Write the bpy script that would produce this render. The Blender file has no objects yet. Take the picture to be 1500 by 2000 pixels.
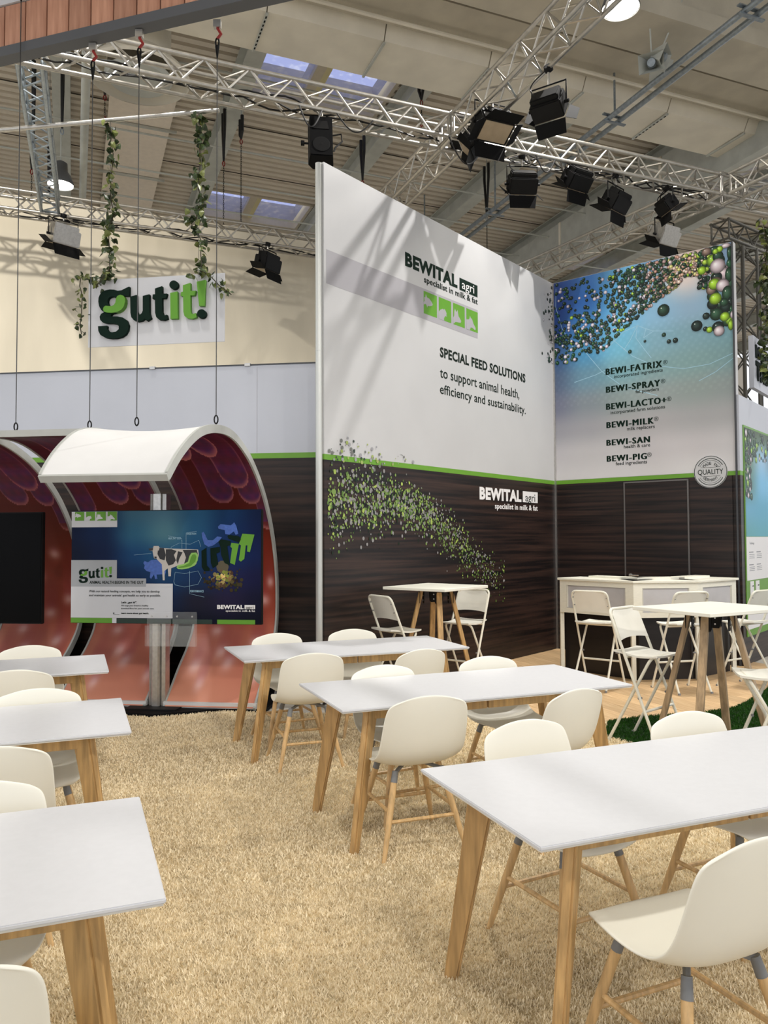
import bpy, bmesh, math, random
import numpy as np
from mathutils import Vector, Matrix, Euler
from mathutils.geometry import tessellate_polygon
random.seed(7); RNG = np.random.default_rng(7)
S = bpy.context.scene; COL = S.collection
rad = math.radians

# ------------------------------------------------------------------ camera
FPX, PITCH, ROLL, EYE = 1518.2, .0352, -.0044, 1.583          # focal length in pixels of the 1500x2000 frame
FWD = Vector((0, math.cos(PITCH), math.sin(PITCH)))
_u = Vector((0, -math.sin(PITCH), math.cos(PITCH))); _r = Vector((1, 0, 0))
RGT = _r*math.cos(ROLL) + _u*math.sin(ROLL); UPV = -_r*math.sin(ROLL) + _u*math.cos(ROLL)
cam = bpy.data.objects.new('camera', bpy.data.cameras.new('camera')); COL.objects.link(cam)
cam.matrix_world = Matrix(((RGT.x, UPV.x, -FWD.x, 0), (RGT.y, UPV.y, -FWD.y, 0), (RGT.z, UPV.z, -FWD.z, EYE), (0, 0, 0, 1)))
cam.data.sensor_fit = 'VERTICAL'; cam.data.sensor_height = 36; cam.data.lens = FPX/2000*36
cam.data.clip_start = .05; cam.data.clip_end = 300
S.camera = cam
# ------------------------------------------------------------------ colour management
S.view_settings.view_transform = 'Standard'; S.view_settings.look = 'None'
S.view_settings.gamma = 1; S.view_settings.use_curve_mapping = False
S.view_settings.exposure = 0.22
# ------------------------------------------------------------------ daylight around the hall
W = bpy.data.worlds.new('daylight'); S.world = W; W.use_nodes = True
W.node_tree.nodes['Background'].inputs[0].default_value = (.90, .93, 1.0, 1)
W.node_tree.nodes['Background'].inputs[1].default_value = 1.15
# ------------------------------------------------------------------ hall frame: u runs along the roof ribs, v along the rafters
TA = .3805
U2 = Vector((math.cos(TA), math.sin(TA), 0)); V2 = Vector((-math.sin(TA), math.cos(TA), 0))
def P(u, v, z=0): return U2*u + V2*v + Vector((0, 0, z))
def ray(px, py): return FWD + RGT*((px-750)/FPX) - UPV*((py-1000)/FPX)
def at(px, py, z):
    d = ray(px, py); return Vector((0, 0, EYE)) + d*((z-EYE)/d.z)
def on(px, py, p0, n):
    d = ray(px, py); p0 = Vector((p0[0], p0[1], EYE)); n = Vector((n[0], n[1], 0)); return Vector((0, 0, EYE)) + d*((p0-Vector((0, 0, EYE))).dot(n)/d.dot(n))
# ------------------------------------------------------------------ lamps
def light(name, kind, loc, target, energy, color=(1, .93, .82), size=.3, angle=60, blend=.5):
    l = bpy.data.lights.new(name, kind); l.energy = energy; l.color = color
    if kind == 'SPOT': l.spot_size = rad(angle); l.spot_blend = blend; l.shadow_soft_size = size
    elif kind == 'AREA': l.shape = 'DISK'; l.size = size
    else: l.shadow_soft_size = size
    o = bpy.data.objects.new(name, l); COL.objects.link(o); o.location = loc
    o.rotation_euler = (Vector(target)-Vector(loc)).to_track_quat('-Z', 'Y').to_euler()
    return o
HALL_LAMPS = [(-7.0, 15.7), (-.28, 15.7), (6.4, 7.83), (-.28, 7.83), (-7, 7.83), (13.1, 7.83), (6.4, 0), (-.28, 0), (13.1, 15.7), (6.4, 15.7), (13.1, 0), (-7, 0)]
SPOTS = [  # stage floods on the truss that runs behind the photographer, plus an unseen high lamp for the cream cloth; (u, v, z), aim (u, v, z), watts
    ((4.4, -1.5, 6.6), (3.0, 4.0, .5), 650), ((1.0, -1.5, 6.6), (0.2, 4.5, .5), 650),
    ((6.5, -1.0, 6.6), (3.5, 6.5, .5), 500), ((-1.5, -1.0, 6.6), (1.2, 8.5, 1.4), 500),
    ((9.5, 1.5, 6.6), (7.0, 8.0, 1.0), 500), ((-1.6, 8.0, 9.4), (-.3, 13.7, 4.2), 1900), ((8.3, 2.0, 6.4), (8.9, 7.5, 3.0), 300)]
for i, (a, b, e) in enumerate(SPOTS):
    light('unseen_stage_light', 'SPOT', P(*a), P(*b), e*.50, (1, .95, .87), .12, 75, .8)

# hall lamp just above the frame, right of the centre truss: throws the truss shadow on the white wall
light('lamp_light', 'SPOT', P(5.85, 7.0, 8.9), P(3.2, 8.0, 4.0), 1300, (1, .97, .93), .035, 95, .6)

# ------------------------------------------------------------------ materials
def s2l(c):
    return tuple((x/255/12.92 if x/255 <= .04045 else ((x/255+.055)/1.055)**2.4) for x in c)
MATS = {}
def mat(name, rgb, rough=.5, metal=0, noise=0, scale=8, bump=0, bscale=60, stretch=None, emit=0, spec=.5, coat=0, alpha=None, trans=0, rgb2=None, contrast=(.35, .65)):
    if name in MATS: return MATS[name]
    m = bpy.data.materials.new(name); m.use_nodes = True; nt = m.node_tree; b = nt.nodes['Principled BSDF']
    c = s2l(rgb); b.inputs['Base Color'].default_value = (*c, 1); b.inputs['Roughness'].default_value = rough
    b.inputs['Metallic'].default_value = metal; b.inputs['Specular IOR Level'].default_value = spec; b.inputs['Coat Weight'].default_value = coat
    tc = nt.nodes.new('ShaderNodeTexCoord'); mp = nt.nodes.new('ShaderNodeMapping'); nt.links.new(tc.outputs['Object'], mp.inputs[0])
    if stretch: mp.inputs['Scale'].default_value = stretch
    n = nt.nodes.new('ShaderNodeTexNoise'); n.inputs['Scale'].default_value = scale; n.inputs['Detail'].default_value = 5; nt.links.new(mp.outputs[0], n.inputs['Vector'])
    r = nt.nodes.new('ShaderNodeValToRGB'); nt.links.new(n.outputs['Fac'], r.inputs[0])
    c2 = s2l(rgb2) if rgb2 else tuple(x*(1-noise) for x in c); c1 = c if rgb2 else tuple(min(1, x*(1+noise*.3)) for x in c)
    r.color_ramp.elements[0].position = contrast[0]; r.color_ramp.elements[1].position = contrast[1]
    r.color_ramp.elements[0].color = (*c2, 1); r.color_ramp.elements[1].color = (*c1, 1)
    nt.links.new(r.outputs[0], b.inputs['Base Color'])
    if bump:
        n2 = nt.nodes.new('ShaderNodeTexNoise'); n2.inputs['Scale'].default_value = bscale; nt.links.new(mp.outputs[0], n2.inputs['Vector'])
        bp = nt.nodes.new('ShaderNodeBump'); bp.inputs['Strength'].default_value = bump; bp.inputs['Distance'].default_value = .01
        nt.links.new(n2.outputs['Fac'], bp.inputs['Height']); nt.links.new(bp.outputs[0], b.inputs['Normal'])
    if emit: b.inputs['Emission Color'].default_value = (*c, 1); b.inputs['Emission Strength'].default_value = emit
    if alpha is not None: b.inputs['Alpha'].default_value = alpha
    if trans: b.inputs['Transmission Weight'].default_value = trans
    MATS[name] = m; return m
def print_mat(name, rough=.5, spec=.4):
    if name in MATS: return MATS[name]
    m = bpy.data.materials.new(name); m.use_nodes = True; nt = m.node_tree; b = nt.nodes['Principled BSDF']
    a = nt.nodes.new('ShaderNodeVertexColor'); a.layer_name = 'Col'; nt.links.new(a.outputs[0], b.inputs['Base Color'])
    b.inputs['Roughness'].default_value = rough; b.inputs['Specular IOR Level'].default_value = spec
    MATS[name] = m; return m
M_alu = mat('brushed aluminium', (200, 198, 194), .32, .9, noise=.12, scale=30)
M_truss = mat('truss aluminium', (188, 184, 176), .36, .8, noise=.15, scale=14)
M_galv = mat('galvanised steel', (160, 170, 178), .4, .7, noise=.2, scale=20)
M_black = mat('black powder coat', (11, 11, 12), .6, noise=.2, spec=.25)
M_blackm = mat('matt black', (7, 7, 8), .8, noise=.2, spec=.2)
M_cable = mat('black rubber cable', (14, 14, 15), .5)
M_white = mat('white tabletop laminate', (207, 208, 212), .38, noise=.02, scale=40, spec=.35)
M_tedge = mat('pale tabletop edge', (225, 222, 214), .5, noise=.05)
M_shell = mat('cream moulded plastic', (236, 234, 222), .42, noise=.02, scale=5, spec=.4)
M_pad = mat('light grey seat pad', (186, 187, 186), .6, noise=.06, scale=40, bump=.15, bscale=300)
M_oak = mat('oiled oak', (196, 158, 104), .5, noise=.3, scale=5, stretch=(9, 9, .8), bump=.1, bscale=20)
M_ash = mat('light ash dowel', (214, 178, 126), .45, noise=.25, scale=5, stretch=(12, 12, 1), bump=.06, bscale=20)
M_greyox = mat('weathered oak', (176, 150, 116), .55, noise=.3, scale=5, stretch=(9, 9, .8), bump=.1, bscale=20)
M_sock = mat('grey leg socket', (120, 122, 124), .5)
M_stool = mat('off white painted steel', (226, 223, 208), .4, noise=.03)
M_stoolp = mat('off white painted plywood', (226, 224, 214), .45, noise=.04)
M_counter = mat('white counter foil', (232, 229, 214), .4, noise=.05, scale=20, stretch=(1, 1, 6))
M_frost = mat('frosted infill panel', (190, 188, 190), .35, noise=.12, scale=3)
M_wall = mat('white printed wall film', (188, 188, 189), .45, noise=.03, scale=2, bump=.05, bscale=2)
M_wallc = mat('cool white wall film', (184, 187, 196), .45, noise=.03, scale=2)
M_green = mat('green stripe foil', (98, 150, 40), .45, noise=.04)
M_gut_w = mat('white stretched canopy fabric', (214, 214, 214), .55, noise=.03, scale=4, bump=.25, bscale=2.5)
M_gut_e = mat('grey panel edge', (176, 178, 174), .5, noise=.06)
M_cream = mat('cream backdrop cloth', (228, 219, 198), .8, noise=.05, scale=3, bump=.25, bscale=5, stretch=(1, 1, .25))
M_dg = mat('dark green lettering', (6, 30, 21), .75, spec=.15); M_lg = mat('lime green lettering', (88, 146, 30), .5, noise=.05)
M_txt = mat('dark print', (26, 36, 31), .8, spec=.1); M_grey = mat('pale grey print', (158, 156, 161), .6, noise=.04, scale=2); M_wtxt = mat('white print', (226, 224, 224), .5)
M_deck = mat('roof deck steel', (226, 216, 200), .6, noise=.04, scale=3)
M_rafter = mat('light grey painted steel', (196, 198, 190), .55, noise=.12, scale=3)
M_conc = mat('painted concrete', (198, 190, 172), .8, noise=.12, scale=2, bump=.1, bscale=30)
M_duct = mat('beige duct cladding', (238, 231, 214), .7, noise=.1, scale=1.5)
M_ivy = mat('ivy leaf', (58, 76, 32), .4, rgb2=(26, 38, 14), scale=25, noise=.3)
M_ivyl = mat('variegated ivy leaf', (112, 120, 62), .4, noise=.2)
M_red = mat('red hoist hook', (130, 26, 20), .45)
M_glow = mat('lamp lens', (255, 250, 235), .3, emit=14)
M_lens = mat('unlit fresnel lens', (176, 158, 132), .25, noise=.1)
def wood_dark():
    m = mat('dark wenge laminate', (66, 48, 41), .42, scale=1.7, stretch=(.4, .4, 14), rgb2=(21, 16, 16), contrast=(.40, .80), spec=.35)
    return m
M_dark = wood_dark()
def plank_mat(name, a, b, stretch):
    m = mat(name, a, .5, scale=4, stretch=stretch, rgb2=b, contrast=(.3, .7), bump=.05, bscale=30)
    nt = m.node_tree; bs = nt.nodes['Principled BSDF']; src = bs.inputs['Base Color'].links[0].from_socket
    oi = nt.nodes.new('ShaderNodeObjectInfo'); hs = nt.nodes.new('ShaderNodeHueSaturation'); mr = nt.nodes.new('ShaderNodeMapRange')
    mr.inputs[3].default_value = .8; mr.inputs[4].default_value = 1.12; nt.links.new(oi.outputs['Random'], mr.inputs[0]); nt.links.new(mr.outputs[0], hs.inputs['Value'])
    nt.links.new(src, hs.inputs['Color']); nt.links.new(hs.outputs[0], bs.inputs['Base Color']); return m
M_floorw = plank_mat('oak floor plank', (214, 184, 142), (186, 150, 108), (10, .8, 10))
M_facade = plank_mat('reddish timber cladding', (196, 146, 120), (166, 116, 92), (6, 6, .7))

# ------------------------------------------------------------------ object helpers
def tag(o, label=None, cat=None, group=None, kind=None):
    if label: o['label'] = label
    if cat: o['category'] = cat
    if group: o['group'] = group
    if kind: o['kind'] = kind
    return o
def thing(name, label, cat, loc=(0, 0, 0), rot=0, group=None):
    o = bpy.data.objects.new(name, None); COL.objects.link(o); o.location = loc; o.empty_display_size = .1
    if isinstance(rot, Matrix): o.rotation_euler = rot.to_euler()
    else: o.rotation_euler = (0, 0, rot)
    return tag(o, label, cat, group)
def link(name, me, parent=None, m=None, kind=None, label=None):
    if m is not None:
        me.materials.clear()
        for x in (m if isinstance(m, (list, tuple)) else [m]): me.materials.append(x)
    o = bpy.data.objects.new(name, me); COL.objects.link(o)
    if parent: o.parent = parent
    elif kind is None: pass
    if kind: o['kind'] = kind
    if label: o['label'] = label
    return o
class MB:
    def __init__(s): s.v = []; s.f = []; s.mi = []; s.m = 0
    def add(s, vs, fs, M=None):
        n = len(s.v)
        s.v += [tuple(M @ Vector(v)) if M else tuple(v) for v in vs]; s.f += [tuple(i+n for i in f) for f in fs]; s.mi += [s.m]*len(fs); return s
    def box(s, c, d, M=None, taper=None):
        x, y, z = d[0]/2, d[1]/2, d[2]/2; t = taper or (1, 1)
        vs = [(c[0]+sx*x*(t[0] if sz < 0 else 1), c[1]+sy*y*(t[1] if sz < 0 else 1), c[2]+sz*z) for sz in (-1, 1) for sy in (-1, 1) for sx in (-1, 1)]
        return s.add(vs, [(0, 2, 3, 1), (4, 5, 7, 6), (0, 1, 5, 4), (2, 6, 7, 3), (0, 4, 6, 2), (1, 3, 7, 5)], M)
    def tube(s, p0, p1, r0, r1=None, n=8, cap=True):
        return s.path([p0, p1], [r0, r0 if r1 is None else r1], n, cap)
    def path(s, pts, r, n=6, cap=True, closed=False):
        pts = [Vector(p) for p in pts]; k = len(pts)
        if not isinstance(r, (list, tuple)): r = [r]*k
        vs = []; prev = None
        for i, p in enumerate(pts):
            if closed: t = pts[(i+1) % k]-pts[i-1]
            else: t = pts[min(i+1, k-1)]-pts[max(i-1, 0)]
            t.normalize()
            if prev is None: a = t.orthogonal().normalized()
            else:
                a = prev - t*prev.dot(t); a = a.normalized() if a.length > 1e-6 else t.orthogonal().normalized()
            prev = a; b = t.cross(a)
            for j in range(n):
                q = 2*math.pi*j/n; vs.append(p + (a*math.cos(q)+b*math.sin(q))*r[i])
        fs = []
        for i in range(k if closed else k-1):
            for j in range(n): fs.append((i*n+j, i*n+(j+1) % n, ((i+1) % k)*n+(j+1) % n, ((i+1) % k)*n+j))
        if cap and not closed: fs += [tuple(range(n-1, -1, -1)), tuple((k-1)*n+j for j in range(n))]
        return s.add(vs, fs)
    def lathe(s, prof, n=20, M=None):
        k = len(prof); vs = [(r*math.cos(2*math.pi*j/n), r*math.sin(2*math.pi*j/n), z) for r, z in prof for j in range(n)]
        return s.add(vs, [(i*n+j, i*n+(j+1) % n, (i+1)*n+(j+1) % n, (i+1)*n+j) for i in range(k-1) for j in range(n)], M)
    def prism(s, poly, h, M=None, z0=0, holes=None):
        """poly: 2D outline, extruded from z0 to z0+h; front face is +z"""
        loops = [[Vector((x, y, 0)) for x, y in poly]] + [[Vector((x, y, 0)) for x, y in hl] for hl in (holes or [])]
        tri = tessellate_polygon(loops); flat = [p for l in loops for p in l]; n = len(flat)
        vs = [(p.x, p.y, z0+h) for p in flat] + [(p.x, p.y, z0) for p in flat]; fs = []
        for t in tri:
            a, b, c = flat[t[0]], flat[t[1]], flat[t[2]]
            if (b-a).cross(c-a).z < 0: t = (t[0], t[2], t[1])
            fs += [tuple(t), tuple(i+n for i in reversed(t))]
        o = 0
        for l in loops:
            k = len(l)
            for i in range(k): fs.append((o+i, o+(i+1) % k, o+(i+1) % k+n, o+i+n))
            o += k
        return s.add(vs, fs, M)
    def mesh(s, name, mats=None, smooth=False):
        me = bpy.data.meshes.new(name); me.from_pydata(s.v, [], s.f)
        for x in (mats if isinstance(mats, (list, tuple)) else ([mats] if mats else [])): me.materials.append(x)
        me.polygons.foreach_set('material_index', s.mi)
        bm = bmesh.new(); bm.from_mesh(me); bmesh.ops.recalc_face_normals(bm, faces=bm.faces); bm.to_mesh(me); bm.free()
        if smooth:
            me.polygons.foreach_set('use_smooth', [True]*len(me.polygons)); me.set_sharp_from_angle(angle=rad(40))
        me.update(); return me
    def build(s, name, mats, parent=None, kind=None, label=None, smooth=False):
        return link(name, s.mesh(name, mats, smooth), parent, None, kind, label)
def bevel_mesh(me, w=.004, seg=2):
    bm = bmesh.new(); bm.from_mesh(me); bmesh.ops.bevel(bm, geom=bm.edges[:], offset=w, segments=seg, affect='EDGES', clamp_overlap=True); bm.to_mesh(me); bm.free(); return me
def frame(origin, xdir, z=0):
    """local x along xdir (horizontal), local z up"""
    x = Vector((xdir[0], xdir[1], 0)).normalized(); zz = Vector((0, 0, 1)); y = zz.cross(x)
    return Matrix(((x.x, y.x, 0, origin[0]), (x.y, y.y, 0, origin[1]), (0, 0, 1, z), (0, 0, 0, 1)))
def copy_tree(o, parent=None):
    c = o.copy(); COL.objects.link(c)
    if parent: c.parent = parent
    for ch in list(o.children): copy_tree(ch, c)
    return c
def put(proto, used, loc, rz, label, cat=None, group=None):
    o = copy_tree(proto) if used[0] else proto; used[0] = True
    o.location = loc; o.rotation_euler = (0, 0, rz); o['label'] = label
    if group: o['group'] = group
    return o
def colgrid(name, nx, ny, pos, col, mat_, parent=None, label=None, kind=None, smooth=True):
    me = bpy.data.meshes.new(name); vs = []; cs = []
    for j in range(ny+1):
        for i in range(nx+1):
            a, b = i/nx, j/ny; vs.append(tuple(pos(a, b))); cs.append((*s2l(col(a, b)), 1))
    fs = [(j*(nx+1)+i, j*(nx+1)+i+1, (j+1)*(nx+1)+i+1, (j+1)*(nx+1)+i) for j in range(ny) for i in range(nx)]
    me.from_pydata(vs, [], fs); ca = me.color_attributes.new('Col', 'FLOAT_COLOR', 'POINT')
    ca.data.foreach_set('color', np.array(cs, dtype=np.float32).ravel()); me.materials.append(mat_)
    if smooth: me.polygons.foreach_set('use_smooth', [True]*len(me.polygons))
    return link(name, me, parent, None, kind, label)
def lerpgrid(G, a, b):
    """bilinear lookup in a table of colours, row 0 at b=1 (top)"""
    ny, nx = len(G)-1, len(G[0])-1; x = min(max(a, 0), 1)*nx; y = (1-min(max(b, 0), 1))*ny
    i, j = min(int(x), nx-1), min(int(y), ny-1); fx, fy = x-i, y-j; fx = fx*fx*(3-2*fx); fy = fy*fy*(3-2*fy)
    return tuple((G[j][i][k]*(1-fx)+G[j][i+1][k]*fx)*(1-fy)+(G[j+1][i][k]*(1-fx)+G[j+1][i+1][k]*fx)*fy for k in range(3))
_tcache = {}
def text_mesh(body, bold=0.0, space=1.0):
    """flat text, cap height 1, left edge at x=0, baseline y=0, width returned"""
    key = (body, bold, space)
    if key not in _tcache:
        c = bpy.data.curves.new('t', 'FONT'); c.body = body; c.size = 1; c.offset = bold; c.extrude = .01; c.resolution_u = 3
        c.space_character = (1+bold*1.6)*space
        o = bpy.data.objects.new('t', c); COL.objects.link(o); dg = bpy.context.evaluated_depsgraph_get(); dg.update()
        me = bpy.data.meshes.new_from_object(o.evaluated_get(dg)); bpy.data.objects.remove(o)
        n = len(me.vertices); co = np.empty(n*3); me.vertices.foreach_get('co', co); co = co.reshape(-1, 3)
        fs = [tuple(p.vertices) for p in me.polygons]; _tcache[key] = (co, fs)
    return _tcache[key]
CAP = None
def text_on(M, body, x0, x1, y0, cap, mat_, parent, bold=.03, thick=.0014, name='lettering', space=1.0):
    """text fitted between x0 and x1 with cap height cap, on the local xz plane of M (front is -y)"""
    global CAP
    if CAP is None: CAP = max(text_mesh('H')[0][:, 1])
    co, fs = text_mesh(body, bold, space); mn, mx = co[:, 0].min(), co[:, 0].max()
    sx = (x1-x0)/(mx-mn); sy = cap/(CAP+2*bold*.8)
    vs = [M @ Vector((x0+(c[0]-mn)*sx, -thick*(1 if c[2] > 0 else 0), y0+(c[1]+bold*.8)*sy)) for c in co]
    me = bpy.data.meshes.new(name); me.from_pydata([tuple(v) for v in vs], [], fs); me.materials.append(mat_)
    return link(name, me, parent)
def plane_loc(F, px, py, depth=0):
    """pixel -> (x, z) on the local y=depth plane of frame F"""
    n = F.to_3x3() @ Vector((0, 1, 0)); p = on(px, py, F @ Vector((0, depth, 0)), n); q = F.inverted() @ p
    return q.x, q.z
def text_px(F, Minv, body, bl, br, tl, mat_, parent, bold=.03, thick=.0014, name='lettering', depth=0):
    x0, z0 = plane_loc(F, *bl, depth); x1, _ = plane_loc(F, *br, depth); _, zt = plane_loc(F, *tl, depth)
    return text_on(Minv @ F @ Matrix.Translation((0, depth, 0)), body, x0, x1, z0, zt-z0, mat_, parent, bold, thick, name)
def quad_px(F, pts, mat_, parent, name, thick=.0010, depth=0, kind=None, label=None):
    """flat print with a polygon outline given on the wall plane"""
    poly = [plane_loc(F, *p, depth) for p in pts]
    b = MB(); b.prism([(x, z) for x, z in poly], thick, F @ Matrix.Translation((0, depth, 0)) @ Matrix.Rotation(rad(90), 4, 'X'))
    return b.build(name, mat_, parent, kind, label)
SQ = Matrix.Rotation(rad(90), 4, 'X')       # polygon xy -> xz, thickness towards -y
I4 = Matrix.Identity(4)

# =================================================================== LARGE STRUCTURE
# ---- hall floor, carpet, planks, grass
mat('hall concrete', (205, 200, 190), .7, noise=.2, scale=3)
b = MB(); b.box((4, 14, -.06), (90, 80, .1)); b.build('floor', MATS['hall concrete'], kind='structure')
ca, sa_ = math.cos(rad(82.5)), math.sin(rad(82.5))
SDIR = Vector((-sa_, ca, 0)); NDIR = Vector((-ca, -sa_, 0))          # along the curved panels (to the left) / out of them (to the viewer)
G0 = Vector((-1.195, 7.208, 0))
def G(s, t, z=0): return G0 + SDIR*s + NDIR*t + Vector((0, 0, z))
EDGE0 = at(440, 1391, 0); EDGE1 = EDGE0 - SDIR*3.42
M_carpet = mat('beige shag carpet base', (206, 188, 152), .95, noise=.25, scale=14, bump=.6, bscale=160)
carpet = thing('shag_carpet', 'beige long pile shag carpet lying under all the dining tables', 'carpet')
cpoly = [G(4.0, .13), G(2.2, .13), G(1.6, .16), G(1.2, .26), G(.85, .34), G(.55, .18), G(.28, .03), G(-.3, .03), EDGE1, at(1180, 1437, 0), P(4.04, 4.7), P(4.04, -.5), P(-4.5, -.5), P(-4.5, 5.4)]
cpoly = [(p.x, p.y) for p in cpoly]
b = MB(); b.prism(cpoly, .008); b.build('carpet_base', M_carpet, carpet)
def inside(poly, x, y):
    r = np.zeros(len(x), bool); n = len(poly)
    for i in range(n):
        x1, y1 = poly[i]; x2, y2 = poly[(i+1) % n]
        c = ((y1 > y) != (y2 > y)) & (x < (x2-x1)*(y-y1)/(y2-y1+1e-12)+x1); r ^= c
    return r
def blades(name, poly, box, dens, hgt, wid, m, parent, lean=.6, ncol=None, base=.006):
    x0, x1, y0, y1 = box; n = int((x1-x0)*(y1-y0)*dens); x = RNG.uniform(x0, x1, n); y = RNG.uniform(y0, y1, n)
    k = inside(poly, x, y); x, y = x[k], y[k]; n = len(x)
    a = RNG.uniform(0, 2*np.pi, n); la = RNG.uniform(0, 2*np.pi, n); ln = RNG.uniform(.1, lean, n)*hgt; h = hgt*RNG.uniform(.6, 1.1, n); w = wid*RNG.uniform(.7, 1.2, n)/2
    dx, dy = np.cos(a)*w, np.sin(a)*w; lx, ly = np.cos(la)*ln, np.sin(la)*ln; z0 = np.full(n, base)
    V = np.stack([np.stack([x-dx, y-dy, z0], 1), np.stack([x+dx, y+dy, z0], 1),
                  np.stack([x+dx*.45+lx, y+dy*.45+ly, z0+h], 1), np.stack([x-dx*.45+lx, y-dy*.45+ly, z0+h], 1)], 1)
    F = (np.arange(n)[:, None]*4+[0, 1, 2, 3]).reshape(-1)
    me = bpy.data.meshes.new(name); me.vertices.add(n*4); me.vertices.foreach_set('co', V.reshape(-1)); me.loops.add(len(F)); me.loops.foreach_set('vertex_index', F.astype(np.int32))
    me.polygons.add(n); me.polygons.foreach_set('loop_start', np.arange(n, dtype=np.int32)*4); me.update(calc_edges=True)
    return link(name, me, parent, m, 'stuff')
M_pile = mat('beige carpet yarn', (252, 238, 208), .9, scale=45, rgb2=(228, 211, 177), contrast=(.35, .6), spec=.1)
blades('carpet_pile', cpoly, (-2.2, 2.6, 1.0, 3.6), 24000, .016, .0052, M_pile, carpet, .85)
blades('carpet_pile', cpoly, (-3.2, 2.6, 3.6, 5.2), 13000, .016, .007, M_pile, carpet, .85)
blades('carpet_pile', cpoly, (-4.2, 2.6, 5.2, 7.8), 8000, .017, .009, M_pile, carpet, .85)
# grass
M_turf = mat('artificial turf base', (18, 40, 10), .9, noise=.3, scale=10); M_blade = mat('artificial grass blade', (44, 92, 20), .6, scale=30, rgb2=(24, 58, 10), spec=.2)
turf = thing('artificial_turf', 'dark green artificial grass rug beside the right high table', 'rug')
gp = [at(1180, 1437, .01), EDGE1, at(1255, 1399, .01), at(1370, 1392, .01), at(1435, 1381, .01), at(1465, 1366, .01), at(1500, 1344, .01), Vector((5.2, 9.6, 0)), Vector((8, 8, 0)), P(8.5, .6), P(4.04, 1.2), P(4.04, 4.7)]
gp = [(p.x, p.y) for p in gp]
b = MB(); b.prism(gp, .01); b.build('turf_base', M_turf, turf)
blades('grass_blades', gp, (1.6, 5.5, 4.3, 9), 14000, .022, .006, M_blade, turf, .5)
# oak planks between carpet, turf and walls; boards run along v
wf = thing('laminate_floor', 'light oak laminate floor between carpet and bar counter', 'floor')
b = MB(); b.prism([(p.x, p.y) for p in (P(.6, 6.0), P(4.3, 4.6), P(12, 4.6), P(12, 12.5), P(0, 12.5))], .0); b.v = [(x, y, -.004) for x, y, z in b.v]
pl_w, pl_l = .192, 1.29
pm = MB(); pm.box((0, 0, -.001), (pl_w-.003, pl_l-.003, .006)); pm = bevel_mesh(pm.mesh('plank', M_floorw), .001, 1)
tri_ = [EDGE0, EDGE1]
cn = 0
for i in range(12, 42):
    u = i*pl_w+.1; off = (i*.41) % 1
    for j in range(3, 9):
        v = (j+off)*pl_l; c = P(u, v)
        if c.y < 6.3 or c.y > 12.4: continue
        q = [P(u+a*pl_w/2, v+b_*pl_l/2) for a in (-1, 1) for b_ in (-1, 1)]
        if all(inside(cpoly, np.array([p.x]), np.array([p.y]))[0] for p in q) or all(inside(gp, np.array([p.x]), np.array([p.y]))[0] for p in q): continue
        if c.x < -.9: continue
        o = link('plank', pm, wf); o.location = (c.x, c.y, .0005 if cn % 2 else .001); o.rotation_euler = (0, 0, TA); cn += 1

# ---- stand walls
C0 = Vector((2.482, 11.242, 0)); AW = .6917
DW = Vector((-math.sin(AW), -math.cos(AW), 0)); DBL = Vector((math.cos(AW), -math.sin(AW), 0))
ZT, ZG, GB = 5.31, 2.419, 2.365                 # wall top, top and bottom of the green stripe
LW, LB, TH = 4.80, 2.495, .10
FW = frame(C0 + DW*LW, -DW)                      # white wall: local x from its left end to the corner, front -y
FB = frame(C0, DBL)                              # blue poster wall: local x from the corner to the right
def strip_wall(name, F, L, zt, top_m, zg=ZG, gb=GB, base=.0, low=M_dark, x0=0, stripe=True):
    root = MB(); root.box((x0+L/2, TH/2+.0005, (zt+zg)/2), (L, TH, zt-zg), F); o = root.build(name, top_m, kind='structure')
    b = MB(); b.box((x0+L/2, TH/2, (gb+base)/2), (L, TH, gb-base), F); b.build('dark_panel', low, o)
    b = MB(); b.box((x0+L/2, TH/2-.001, (zg+gb)/2), (L, TH, zg-gb), F); b.build('green_stripe', M_green, o)
    return o
w_white = strip_wall('wall_right', FW, LW, ZT, M_wall)
w_blue = strip_wall('wall_back', FB, LB, ZT, M_wall)
# seams and corner profiles
b = MB(); b.box((LW-.012, -.012, ZT/2), (.022, .022, ZT), FW); b.build('trim_1', M_alu, kind='structure')
b = MB(); b.box((LB-.01, -.01, ZT/2), (.02, .02, ZT), FB); b.build('trim_2', mat('dark profile', (60, 62, 66), .5), kind='structure')
pc = FW @ Vector((-.02, .05, 0))
b = MB(); b.tube((pc.x, pc.y, 0), (pc.x, pc.y, ZT-.01), .034, n=24); b.tube((pc.x, pc.y, 3.43), (pc.x, pc.y, 3.436), .0355, n=24)
b.build('trim_3', mat('satin silver pole', (196, 198, 194), .38, .35), kind='structure', smooth=True)
# left wall behind the curved panels
FL = frame(G(4.6, -.88), -SDIR)
LL = 4.6+.80
w_left = strip_wall('wall_left', FL, LL, 3.42, M_wallc, 2.49, 2.435)
b = MB(); b.box((LL/2, TH/2, 3.425), (LL, TH+.02, .012), FL); b.build('top_edge', mat('dark profile', (60, 62, 66)), w_left)
for x in (3.2, 4.25):
    b = MB(); b.box((x, .0, 3.425), (.06, .04, .03), FL); b.build('clip', M_alu, w_left)
b = MB(); b.box((4.35, .0, 2.95), (.004, .002, .9), FL); b.build('panel_joint', M_grey, w_left)
# side wall running back from the end of the blue wall
FR = frame(C0 + DBL*(LB+.03), -DW)
w_side = strip_wall('wall_side', FR, 5.0, 3.37, M_wallc)
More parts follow.
